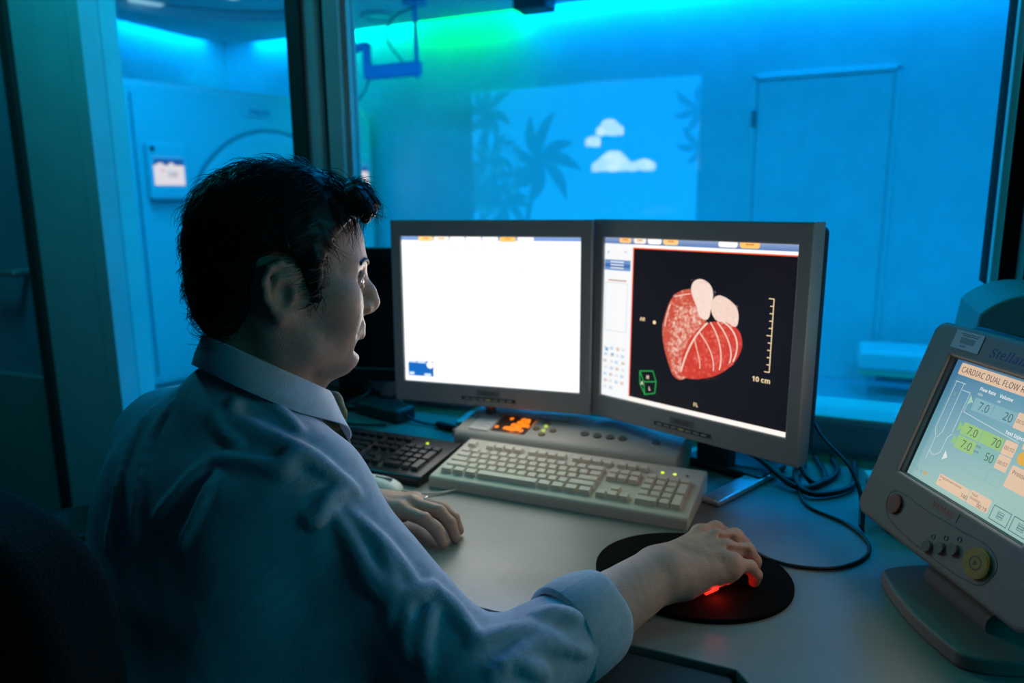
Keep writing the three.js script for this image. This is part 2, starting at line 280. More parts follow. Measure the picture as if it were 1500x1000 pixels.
{
  const g = thing('low_bench', 'low pale padded bench against the far wall behind injector display', 'bench', [0.42, 0, -5.08]);
  part('cushion', RB(0.62, 0.13, 0.36, 0.035, 3).translate(0, 0.235, 0), M.whitePlastic, g);
  part('seat_board', RB(0.6, 0.03, 0.34, 0.008).translate(0, 0.155, 0), std([0.3, 0.5, 0.3], 0.5), g);
  for (const x of [-0.26, 0.26]) for (const z of [-0.13, 0.13]) part('leg', cyl(0.015, 0.013, 0.14).translate(x, 0.07, z), M.silver, g);
}
{
  // ceiling-mounted boom arm
  const g = thing('ceiling_boom_arm', 'jointed grey boom arm hanging from scan room ceiling', 'boom arm', [-2.80, 2.6, -4.6]);
  const m = std([0.2, 0.32, 0.6], 0.5);
  part('ceiling_flange', cyl(0.07, 0.09, 0.06).translate(0, -0.03, 0), m, g);
  part('drop_column', cyl(0.016, 0.016, 0.5).translate(0, -0.29, 0), m, g);
  part('arm', RB(0.47, 0.1, 0.06, 0.02).translate(-0.2, -0.475, 0), m, g);
  part('riser', RB(0.06, 0.2, 0.06, 0.02).translate(-0.41, -0.37, 0), m, g);
  part('arm', tube([[-0.41, -0.29, 0], [-0.5, -0.31, 0.02], [-0.66, -0.42, 0.06], [-0.78, -0.45, 0.08]], 0.032, 20, 8), m, g);
  part('hose', tube([[-0.02, -0.08, 0], [-0.16, -0.13, 0.02], [-0.22, -0.25, 0.03], [-0.12, -0.4, 0.03], [-0.1, -0.43, 0.02]], 0.008, 30, 6), M.gantrySeam, g);
  part('hose', tube([[-0.38, -0.5, 0.02], [-0.42, -0.6, 0.03], [-0.54, -0.68, 0.03], [-0.66, -0.62, 0.04], [-0.72, -0.45, 0.06]], 0.008, 30, 6), M.gantrySeam, g);
}
{
  const g = thing('ceiling_downlight', 'round recessed downlight in the scan room ceiling', 'ceiling light', [-3.33, CEIL - 0.008, -4.95]);
  part('rim', new THREE.TorusGeometry(0.12, 0.02, 10, 32).rotateX(Math.PI / 2), M.gantry, g);
  part('lens', cyl(0.1, 0.09, 0.014, 28).translate(0, 0.0, 0), M.silver, g);
}
{
  const g = thing('ceiling_projector', 'dark projector box mounted under the scan room ceiling', 'projector', [-2.0, 2.6, -4.8]);
  part('body', RB(0.24, 0.1, 0.2, 0.02).translate(0, -0.1, 0), M.darkPlastic, g);
  part('mount', cyl(0.03, 0.03, 0.06).translate(0, -0.03, 0), M.darkPlastic, g);
  part('lens', cyl(0.035, 0.04, 0.03).rotateX(Math.PI / 2).translate(0.05, -0.1, -0.11), M.blackPlastic, g);
  part('bracket', RB(0.1, 0.03, 0.1, 0.006).translate(0.16, -0.06, 0), M.darkPlastic, g);
}
for (const [x0, z0, x1, z1, lab] of [[-4.58, -3.8, -4.43, -4.5, 'long slim blue-white glowing streak on the soffit near scanner'], [-3.98, -3.6, -3.9, -4.1, 'short slim blue-white glowing streak on the soffit near scanner']]) {  // bright streaks on the soffit, made as slim glowing bars
  const L = Math.hypot(x1 - x0, z1 - z0), m = single('ceiling_glow_streak', lab, 'light strip', RB(0.07, 0.02, L, 0.008), glow([0.25, 0.6, 0.8], 0.9));
  m.position.set((x0 + x1) / 2, CEIL - 0.01, (z0 + z1) / 2); m.rotation.y = Math.atan2(x1 - x0, z1 - z0);
}
// ───────────────────────── desk ─────────────────────────
const DY = 0.73;
{
  const g = thing('desk', 'long light grey control desk with a black front edge', 'desk', [0, 0, 0]);
  const s = new THREE.Shape();
  s.moveTo(-1.0, 0.733); s.lineTo(-0.075, 0.733); s.lineTo(-0.06, 0.715); s.lineTo(0.06, 0.33); s.lineTo(1.2, 0.33); s.lineTo(1.2, 1.52); s.lineTo(-1.3, 1.52); s.closePath();
  part('desktop', uvBox(new THREE.ExtrudeGeometry(s, { depth: 0.026, bevelEnabled: true, bevelSize: 0.002, bevelThickness: 0.002, bevelSegments: 2 }).rotateX(-Math.PI / 2).translate(0, DY - 0.028, 0)), M.laminate, g);
  part('front_edge', RB(0.92, 0.03, 0.075, 0.008).translate(-0.535, DY - 0.022, -0.695), M.edge, g);
  part('side_panel', uvBox(BX(-1.06, -1.03, 0, DY - 0.03, -1.5, -0.88)), M.edge, g);
  part('side_panel', uvBox(BX(1.14, 1.17, 0, DY - 0.03, -1.5, -0.36)), M.edge, g);
  part('back_panel', uvBox(BX(-1.03, 1.14, 0.2, DY - 0.03, -1.5, -1.47)), M.edge, g);
}
// ───────────────────────── screens ─────────────────────────
function uiTabs(g, w, cols, y = 12, h = 34) { for (const [x, ww, c] of cols) { g.fillStyle = '#8590a8'; g.beginPath(); g.roundRect(x * w - 2, y - 2, ww * w + 4, h + 4, 16); g.fill(); g.fillStyle = c; g.beginPath(); g.roundRect(x * w, y, ww * w, h, 15); g.fill(); if (c !== '#ffffff') { g.fillStyle = '#d8892c'; g.fillRect((x + ww * 0.3) * w, y + 13, ww * 0.4 * w, 7); } } }
const texWhite = canvas(1280, 1024, (g, w, h) => {
  g.fillStyle = '#ffffff'; g.fillRect(0, 0, w, h);
  const t = g.createLinearGradient(0, 0, 0, 44); t.addColorStop(0, '#a6bfe6'); t.addColorStop(1, '#5b84c8'); g.fillStyle = t; g.fillRect(0, 0, w, 40);
  uiTabs(g, w, [[0.11, 0.085, '#ffd08a'], [0.2, 0.085, '#fff2e0'], [0.29, 0.085, '#ffffff'], [0.38, 0.085, '#ffffff'], [0.47, 0.085, '#ffffff'], [0.565, 0.085, '#ffc56e'], [0.66, 0.085, '#ffffff']]);
  g.fillStyle = '#b9c0cc'; for (let i = 0; i < 5; i++) { g.fillRect((0.305 + i * 0.09) * w, 92, 10, 12); g.fillStyle = '#d6d9e0'; g.fillRect((0.29 + i * 0.09) * w, 120, 42, 5); g.fillStyle = '#b9c0cc'; }
  g.fillStyle = '#dfe6f2'; g.fillRect(0.03 * w, 150, 0.16 * w, 10); g.fillStyle = '#e6eaf0'; g.fillRect(0.03 * w, 300, 0.02 * w, 8);
  g.strokeStyle = '#c4c4c8'; g.lineWidth = 6; g.beginPath(); g.moveTo(0.68 * w, 200); g.quadraticCurveTo(0.69 * w, 225, 0.672 * w, 250); g.stroke();
  g.fillStyle = '#1463b4'; g.fillRect(0.03 * w, 0.845 * h, 0.15 * w, 0.105 * h);
  g.fillStyle = '#cfe2f5'; g.fillRect(0.03 * w, 0.845 * h, 0.05 * w, 0.014 * h); g.fillRect(0.085 * w, 0.847 * h, 0.05 * w, 0.014 * h); g.fillRect(0.035 * w, 0.925 * h, 0.03 * w, 0.018 * h); g.fillRect(0.125 * w, 0.93 * h, 0.04 * w, 0.018 * h);
  g.fillStyle = '#ffffff'; g.beginPath(); g.arc(0.16 * w, 0.87 * h, 25, 0, 7); g.fill();
  g.fillStyle = '#c9d2dd'; g.fillRect(0.95 * w, 0.962 * h, 0.02 * w, 8);
});
const texHeart = canvas(1280, 1024, (g, w, h) => {
  g.fillStyle = '#fbfaf8'; g.fillRect(0, 0, w, h);
  const t = g.createLinearGradient(0, 0, 0, 60); t.addColorStop(0, '#a8b6d4'); t.addColorStop(1, '#5274b0'); g.fillStyle = t; g.fillRect(0, 0, w, 52);
  uiTabs(g, w, [[0.1, 0.07, '#ffc884'], [0.185, 0.07, '#fff0e0'], [0.265, 0.075, '#ffffff'], [0.35, 0.08, '#ffd08a'], [0.63, 0.09, '#ffffff'], [0.73, 0.09, '#ffc56e']], 10, 36);
  g.fillStyle = '#ffffff'; g.fillRect(0.19 * w, 54, 0.81 * w, 18);
  // left column
  g.fillStyle = '#f4f5f6'; g.fillRect(0, 54, 0.185 * w, h); g.fillStyle = '#b8c0c8'; g.fillRect(0.03 * w, 100, 14, 12); g.fillRect(0.13 * w, 98, 22, 6);
  g.fillStyle = '#6f92c8'; g.fillRect(0.015 * w, 150, 0.155 * w, 24); g.fillStyle = '#3f6cb0'; g.fillRect(0.015 * w, 174, 0.155 * w, 22); g.fillStyle = '#6f92c8'; g.fillRect(0.015 * w, 196, 0.155 * w, 18);
  g.fillStyle = '#ffffff'; for (let i = 0; i < 3; i++) g.fillRect(0.05 * w, 160 + i * 18, 0.08 * w, 6);
  g.fillStyle = '#b06a58'; g.fillRect(0.04 * w, 272, 0.11 * w, 6);
  g.strokeStyle = '#d0d3d8'; g.lineWidth = 4; g.strokeRect(0.025 * w, 290, 0.13 * w, 300);
  let s = 3; const r = () => { s = (s * 1664525 + 1013904223) >>> 0; return s / 4294967296; };
  for (let i = 0; i < 26; i++) { g.fillStyle = ['#dfe3e8', '#c3d6e6', '#d8c8c0'][i % 3]; g.fillRect((0.02 + 0.035 * (i % 4) + 0.01 * r()) * w, 690 + Math.floor(i / 4) * 42, 26, 20); }
  g.fillStyle = '#7fb4d0'; g.fillRect(0.03 * w, 700, 26, 20); g.fillRect(0.07 * w, 730, 20, 14);
  // black viewport with its orange-red border
  g.fillStyle = '#ff5a2a'; g.fillRect(0.182 * w, 70, 0.818 * w, 0.9 * h); g.fillStyle = '#0b0914'; g.fillRect(0.188 * w, 77, 0.804 * w, 0.9 * h - 16);
  g.fillStyle = '#e01818'; g.fillRect(0.992 * w, 77, 0.008 * w, 0.3 * h);
  g.fillStyle = '#fff6ee'; g.fillRect(0.182 * w, 0.957 * h, 0.818 * w, h);
  // rendered organ
  const X = u => (0.36 + u * 0.42) * w, Y = v => (0.225 + v * 0.575) * h;
  const blob = (pts, fill) => { g.fillStyle = fill; g.beginPath(); const n = pts.length; for (let i = 0; i < n; i++) { const a = pts[i], b = pts[(i + 1) % n], mx = (X(a[0]) + X(b[0])) / 2, my = (Y(a[1]) + Y(b[1])) / 2; if (!i) { const z = pts[n - 1]; g.moveTo((X(z[0]) + X(a[0])) / 2, (Y(z[1]) + Y(a[1])) / 2); } g.quadraticCurveTo(X(a[0]), Y(a[1]), mx, my); } g.closePath(); g.fill(); };
  const speck = (pts, n, cols, R) => { g.save(); g.beginPath(); pts.forEach((p, i) => i ? g.lineTo(X(p[0]), Y(p[1])) : g.moveTo(X(p[0]), Y(p[1]))); g.clip(); for (let i = 0; i < n; i++) { g.globalAlpha = 0.18 + 0.3 * r(); g.fillStyle = cols[i % cols.length]; g.beginPath(); g.arc(X(r()), Y(r()), R * (0.4 + r()), 0, 7); g.fill(); } g.restore(); g.globalAlpha = 1; };
  const left = [[0.32, 0.08], [0.13, 0.16], [0.05, 0.32], [0.0, 0.5], [0.03, 0.68], [0.1, 0.84], [0.17, 0.97], [0.26, 1.0], [0.34, 0.96], [0.5, 0.6], [0.56, 0.38], [0.5, 0.15]];
  blob(left, '#c8503e'); speck(left, 1800, ['#f0c8b4', '#d84e3a', '#f6dccb', '#c84434', '#eab49e'], 7);
  const pale = [[0.2, 0.28], [0.12, 0.5], [0.1, 0.7], [0.16, 0.9], [0.26, 0.99], [0.36, 0.7], [0.5, 0.45], [0.45, 0.25]];
  speck(pale, 2600, ['#f8e4d2', '#f2cdb4', '#e8a890', '#fff1e4'], 7);
  speck([[0.02, 0.45], [0.06, 0.8], [0.2, 1.0], [0.1, 0.6], [0.1, 0.35]], 700, ['#b8402f', '#d8604c', '#c85440'], 8); speck([[0.16, 0.84], [0.2, 1.0], [0.3, 1.0], [0.27, 0.86]], 500, ['#fff4ea', '#f4dcc8'], 8);
  const right = [[0.5, 0.42], [0.36, 0.56], [0.28, 0.72], [0.26, 0.88], [0.32, 0.97], [0.5, 0.95], [0.72, 0.88], [0.9, 0.74], [0.98, 0.58], [0.95, 0.45], [0.86, 0.38], [0.68, 0.36]];
  blob(right, '#cc3a2e'); speck(right, 1500, ['#e05a48', '#c8342a', '#e87462', '#d8463a'], 8); speck([[0.45, 0.5], [0.4, 0.75], [0.6, 0.85], [0.8, 0.7], [0.75, 0.45]], 900, ['#f08a78', '#ec7664', '#e86854'], 7); speck([[0.3, 0.94], [0.5, 0.97], [0.75, 0.9], [0.95, 0.7], [1, 0.5], [0.92, 0.6], [0.7, 0.84], [0.45, 0.92]], 700, ['#a82c24', '#b83228'], 8);
  blob([[0.36, 0.02], [0.34, 0.12], [0.42, 0.24], [0.46, 0.36], [0.58, 0.38], [0.6, 0.22], [0.62, 0.12], [0.58, 0.03], [0.46, -0.02]], '#f3d9cc'); speck([[0.34, 0.0], [0.44, 0.36], [0.58, 0.38], [0.64, 0.1], [0.5, -0.02]], 500, ['#fbeadf', '#e0b09e', '#f6ddcf'], 7); speck([[0.36, 0.05], [0.34, 0.14], [0.44, 0.36], [0.48, 0.36], [0.4, 0.16]], 260, ['#d09a88', '#dca896'], 7);
  blob([[0.62, 0.14], [0.58, 0.26], [0.66, 0.38], [0.78, 0.36], [0.9, 0.42], [0.92, 0.3], [0.88, 0.2], [0.72, 0.12]], '#f0d2c4'); speck([[0.6, 0.14], [0.66, 0.38], [0.9, 0.42], [0.9, 0.2], [0.7, 0.12]], 500, ['#fbeadf', '#e4b6a4', '#f6ddcf'], 7);
  g.strokeStyle = '#f7d9c4'; g.lineCap = 'round';
  for (const [wd, ...p] of [[10, [0.56, 0.4], [0.42, 0.52], [0.33, 0.68], [0.27, 0.9]], [7, [0.6, 0.39], [0.7, 0.5], [0.77, 0.66], [0.73, 0.82]], [7, [0.68, 0.38], [0.82, 0.5], [0.88, 0.64], [0.84, 0.74]], [8, [0.72, 0.36], [0.9, 0.42], [0.96, 0.56], [0.88, 0.72]], [6, [0.48, 0.5], [0.58, 0.6], [0.67, 0.7], [0.66, 0.84]], [5, [0.42, 0.56], [0.44, 0.66], [0.5, 0.74], [0.5, 0.84]], [6, [0.1, 0.26], [0.05, 0.36], [0.04, 0.48]], [5, [0.16, 0.18], [0.26, 0.15], [0.34, 0.14]]]) { g.lineWidth = wd; g.beginPath(); g.moveTo(X(p[0][0]), Y(p[0][1])); g.bezierCurveTo(X(p[1][0]), Y(p[1][1]), X(p[2][0]), Y(p[2][1]), X(p[p.length - 1][0]), Y(p[p.length - 1][1])); g.stroke(); }
  // marks: scale bar, letters, orientation cube
  g.strokeStyle = '#ffe2b0'; g.lineWidth = 5; g.beginPath(); g.moveTo(0.895 * w, 0.29 * h); g.lineTo(0.895 * w, 0.665 * h); for (let i = 0; i <= 10; i++) { const y = (0.29 + i * 0.0375) * h; g.moveTo(0.895 * w, y); g.lineTo((i % 5 ? 0.882 : 0.874) * w, y); } g.stroke();
  g.fillStyle = '#ffe2b0'; g.font = 'bold 38px sans-serif'; g.fillText('10 cm', 0.82 * w, 0.725 * h); g.font = 'bold 30px sans-serif'; g.fillText('AR', 0.235 * w, 0.49 * h); g.fillText('FL', 0.545 * w, 0.93 * h);
  g.beginPath(); g.arc(0.318 * w, 0.49 * h, 11, 0, 7); g.fill();
  g.strokeStyle = '#18b04a'; g.lineWidth = 6; const q = [[0.245, 0.79], [0.32, 0.775], [0.34, 0.835], [0.27, 0.85], [0.335, 0.905], [0.278, 0.925], [0.248, 0.865]].map(([a, b]) => [a * w, b * h]);
  for (const k of [[0, 1, 2, 3, 0], [3, 5, 4, 2], [0, 6, 5]]) { g.beginPath(); k.forEach((i, n) => n ? g.lineTo(...q[i]) : g.moveTo(...q[i])); g.stroke(); }
  g.font = 'bold 30px sans-serif'; g.fillStyle = '#ffe8c8'; g.fillText('H', 0.283 * w, 0.828 * h); g.fillText('A', 0.252 * w, 0.87 * h); g.fillText('L', 0.298 * w, 0.893 * h);
});
const screenMat = (tex, k) => new THREE.MeshStandardMaterial({ color: lin(0.02, 0.02, 0.02), roughness: 0.35, emissive: lin(1, 1, 1), emissiveMap: tex, emissiveIntensity: k });
const textTex = (txt, bg, fg, w = 256, h = 64, font = 'bold 44px sans-serif') => canvas(w, h, (c) => { c.fillStyle = bg; c.fillRect(0, 0, w, h); c.fillStyle = fg; c.font = font; c.textAlign = 'center'; c.textBaseline = 'middle'; c.fillText(txt, w / 2, h / 2); });
const brandTex = textTex('PHILIPS', '#6f7072', '#26282c');
function monitorFrame(g, W, H, bx, bt, bb, depth, mat) {       // front frame with a real opening, chamfered
  const s = new THREE.Shape(); const w = W / 2 + bx; s.moveTo(-w, -H / 2 - bb); s.lineTo(w, -H / 2 - bb); s.lineTo(w, H / 2 + bt); s.lineTo(-w, H / 2 + bt); s.closePath();
  const h = new THREE.Path(); h.moveTo(-W / 2, -H / 2); h.lineTo(-W / 2, H / 2); h.lineTo(W / 2, H / 2); h.lineTo(W / 2, -H / 2); h.closePath(); s.holes.push(h);
  part('bezel', uvBox(new THREE.ExtrudeGeometry(s, { depth: depth, bevelEnabled: true, bevelSize: 0.003, bevelThickness: 0.003, bevelSegments: 3 }).translate(0, 0, -depth - 0.001), 1), mat, g);
}
function lcd(name, label, pos, yaw, tilt, tex, k, lightK, lightRGB, beam) {
  const g = thing(name, label, 'monitor', [pos[0], DY, pos[2]]); g.rotation.y = yaw;
  const W = 0.376, H = 0.301, cy = pos[1] - DY, head = new THREE.Group();
  const local = m => { m.rotation.x = -tilt; m.position.y = cy; return m; };
  const tmp = new THREE.Group(); monitorFrame(tmp, W, H, 0.0165, 0.027, 0.036, 0.032, M.greyPlastic);
  const bez = tmp.children[0]; g.add(local(bez));
  local(part('back_shell', RB(W + 0.035, H + 0.06, 0.03, 0.012, 3).translate(0, -0.005, -0.047), M.darkPlastic, g));
  local(part('back_hump', RB(0.24, 0.2, 0.05, 0.02, 3).translate(0, -0.01, -0.075), M.darkPlastic, g));
  local(part('screen', BX(-W / 2 - 0.002, W / 2 + 0.002, -H / 2 - 0.002, H / 2 + 0.002, -0.009, -0.004), screenMat(tex, k), g));
  local(part('brand_mark', BX(-0.024, 0.024, -0.006, 0.006, 0, 0.0005).translate(0, -H / 2 - 0.012, 0.0022), std(0xffffff, 0.5, { map: brandTex }), g));
  const bar = local(part('button_bar', RB(0.115, 0.007, 0.003, 0.0014).translate(0, -H / 2 - 0.024, 0.0025), M.darkPlastic, g));
  for (let i = 0; i < 7; i++) part('button', RB(0.011, 0.0035, 0.002, 0.0008).translate(-0.045 + i * 0.015, -H / 2 - 0.024, 0.0042), i === 3 ? glow([0.25, 0.3, 0.1], 0.25) : M.greyPlastic, bar);
  part('stand_neck', RB(0.07, cy - 0.02, 0.03, 0.008).translate(0, (cy - 0.02) / 2 + 0.01, -0.11), M.darkPlastic, g);
  part('stand_arm', RB(0.08, 0.05, 0.06, 0.01).translate(0, cy - 0.02, -0.1), M.darkPlastic, g);
  const l = new THREE.RectAreaLight(lin(...lightRGB), lightK, W, H); l.name = name + '_light'; l.castShadow = true;
  const e = new THREE.Euler(0, 0, 0); l.position.set(0, cy - 0.0, 0.006); l.rotation.set(-tilt, Math.PI, 0, 'XYZ'); l.rotation.set(tilt, Math.PI, 0, 'YXZ'); g.add(l);
  // the panel shines most strongly straight ahead
  const b = new THREE.SpotLight(lin(...lightRGB), beam, 0, 46 * D, 1, 2); b.name = name + '_beam'; b.position.set(0, cy, 0.02); b.target.position.set(0, cy, 0.6); b.castShadow = true; b.shadow.radius = 4; g.add(b); g.add(b.target);
  return g;
}
const monL = lcd('flat_monitor', 'grey flat monitor with a nearly blank white screen', [-0.6333, 1.004, -1.2763], 5.6 * D, 0.8 * D, texWhite, 1.25, 1.9, [1, 0.97, 0.92], 0.22);
part('stand_base', RB(0.24, 0.014, 0.13, 0.006).translate(0, 0.008, -0.165), M.silver, monL);
const monR = lcd('flat_monitor', 'grey flat monitor showing a red heart scan on black', [-0.2367, 1.005, -1.2284], -22.6 * D, 1.0 * D, texHeart, 1.05, 0.12, [1, 0.86, 0.8], 0.18);
part('stand_base', RB(0.16, 0.014, 0.1, 0.006).translate(0.02, 0.008, -0.14), M.darkPlastic, monR);
part('stand_foot', RB(0.035, 0.01, 0.2, 0.004).translate(0.085, 0.006, -0.055), M.silver, monR);
part('stand_foot', RB(0.035, 0.01, 0.2, 0.004).translate(-0.06, 0.006, -0.12), M.silver, monR);
// switched-off black monitor behind the white one
{
  const g = thing('black_monitor', 'switched-off black monitor half hidden behind the man’s face', 'monitor', [-1.10, DY, -1.40]); g.rotation.y = 14 * D;
  const W = 0.34, H = 0.272, cy = 0.233;
  const tmp = new THREE.Group(); monitorFrame(tmp, W, H, 0.014, 0.014, 0.026, 0.03, M.blackPlastic); tmp.children[0].position.y = cy; g.add(tmp.children[0]);
  part('screen', BX(-W / 2 - 0.002, W / 2 + 0.002, cy - H / 2 - 0.002, cy + H / 2 + 0.002, -0.009, -0.004), std([0.006, 0.006, 0.008], 0.3), g);
  part('back_shell', RB(W + 0.02, H + 0.03, 0.03, 0.01).translate(0, cy - 0.005, -0.045), M.blackPlastic, g);
  part('brand_mark', BX(-0.02, 0.02, -0.0055, 0.0055, 0, 0.0005).translate(0.0, cy - H / 2 - 0.013, 0.0022), std(0xffffff, 0.5, { map: textTex('DELL', '#101012', '#54585c') }), g);
  part('stand_neck', RB(0.06, 0.16, 0.03, 0.008).translate(0, 0.09, -0.075), M.blackPlastic, g);
  part('stand_base', RB(0.22, 0.014, 0.17, 0.006).translate(0, 0.008, -0.05), M.blackPlastic, g);
}
// ───────────────────────── keyboards ─────────────────────────
function keyGeo(w, d, h) {                            // tapered key cap
  const t = 0.0016, a = [-w / 2, w / 2], b = [-d / 2, d / 2], g = new THREE.BoxGeometry(w, h, d).translate(0, h / 2, 0), p = g.attributes.position;
  for (let i = 0; i < p.count; i++) if (p.getY(i) > h / 2) { p.setX(i, p.getX(i) - Math.sign(p.getX(i)) * t); p.setZ(i, p.getZ(i) > 0 ? p.getZ(i) - t * 0.9 : p.getZ(i) + t * 1.6); }
  g.computeVertexNormals(); return uvBox(g);
}
const keyCache = new Map();
const keyOf = (w, d, h) => { const k = [w, d, h].map(v => v.toFixed(4)).join(); if (!keyCache.has(k)) keyCache.set(k, keyGeo(w, d, h)); return keyCache.get(k); };
function keyboard(o) {                                  // origin: front left bottom corner; x right, -z back
  const g = thing(o.name, o.label, 'keyboard', o.pos); g.rotation.y = o.yaw || 0;
  const L = o.L, Dp = o.D, hf = o.hf, hb = o.hb, s = new THREE.Shape();
  s.moveTo(0, 0); s.lineTo(Dp, 0); s.lineTo(Dp, hb - 0.006); s.quadraticCurveTo(Dp, hb, Dp - 0.006, hb); s.lineTo(0.006, hf); s.quadraticCurveTo(0, hf, 0, hf - 0.005); s.closePath();
  part('case', uvBox(new THREE.ExtrudeGeometry(s, { depth: L, bevelEnabled: true, bevelSize: 0.002, bevelThickness: 0.002, bevelSegments: 2 }).rotateY(Math.PI / 2)), o.caseMat, g);
  const ang = Math.atan2(hb - hf, Dp), u = o.u, x0 = o.x0, z0 = o.z0;
  const put = (cx, row, wU, dU = 1) => { const k = part('key', keyOf(wU * u - 0.0026, dU * u - 0.0026, o.kh), o.keyMat, g); const z = z0 + row * u + (dU - 1) * u / 2; k.position.set(x0 + cx * u, hf + Math.tan(ang) * z + 0.001, -z); k.rotation.x = ang; };
  const rowOf = (x, row, widths) => { for (const w of widths) { if (w > 0) put(x + w / 2, row, w); x += Math.abs(w); } };
  rowOf(0, 0, [1.25, 1.25, 1.25, 6, 1.25, 1.25, 1.25, 1.25]);
  rowOf(0, 1, [2.25, ...Array(10).fill(1), 2.5]); rowOf(0, 2, [1.75, ...Array(11).fill(1), 2]); rowOf(0, 3, [1.5, ...Array(12).fill(1), 1.25]); rowOf(0, 4, [...Array(13).fill(1), 1.75]);
  const F = 5.45; rowOf(0, F, [1, -1, 1, 1, 1, 1, -0.5, 1, 1, 1, 1, -0.5, 1, 1, 1, 1, -0.4, 1, 1, 1]);
  const n = 15.1; rowOf(n, 4, [1, 1, 1]); rowOf(n, 3, [1, 1, 1]); rowOf(n + 1, 1, [1]); rowOf(n, 0, [1, 1, 1]);
  const m = 18.5; rowOf(m, 4, [1, 1, 1]); rowOf(m, 3, [1, 1, 1]); rowOf(m, 2, [1, 1, 1]); rowOf(m, 1, [1, 1, 1]); rowOf(m, 0, [2, 1]); put(m + 3.5, 0, 1, 2); put(m + 3.5, 2, 1, 2); put(m + 3.5, 4, 1);
  for (const [lx, on] of o.leds) part('indicator_light', new THREE.SphereGeometry(0.003, 12, 8).scale(1, 0.6, 1).translate(x0 + lx * u, hf + Math.tan(ang) * (z0 + (o.ledRow ?? F) * u) + 0.003, -(z0 + (o.ledRow ?? F) * u)), on ? glow([0.7, 0.9, 0.05], 1.3) : M.gantrySeam, g);
  return g;
}
keyboard({ name: 'grey_keyboard', label: 'beige full-size keyboard with two green lights below the monitors', pos: [-0.637, DY + 0.0022, -1.046], L: 0.446, D: 0.160, hf: 0.016, hb: 0.035, u: 0.0188, x0: 0.0105, z0: 0.026, kh: 0.009, caseMat: M.caseBeige, keyMat: M.keyBeige, leds: [[19.6, 1], [20.7, 1], [21.8, 0]] });
keyboard({ name: 'black_keyboard', label: 'black keyboard with one green light beside the beige keyboard', pos: [-1.105, DY + 0.0022, -1.035], yaw: 0, L: 0.452, D: 0.16, hf: 0.014, hb: 0.028, u: 0.01905, x0: 0.009, z0: 0.030, kh: 0.007, caseMat: M.caseBlack, keyMat: M.keyBlack, leds: [[20.1, 1]], ledRow: 5.3 });
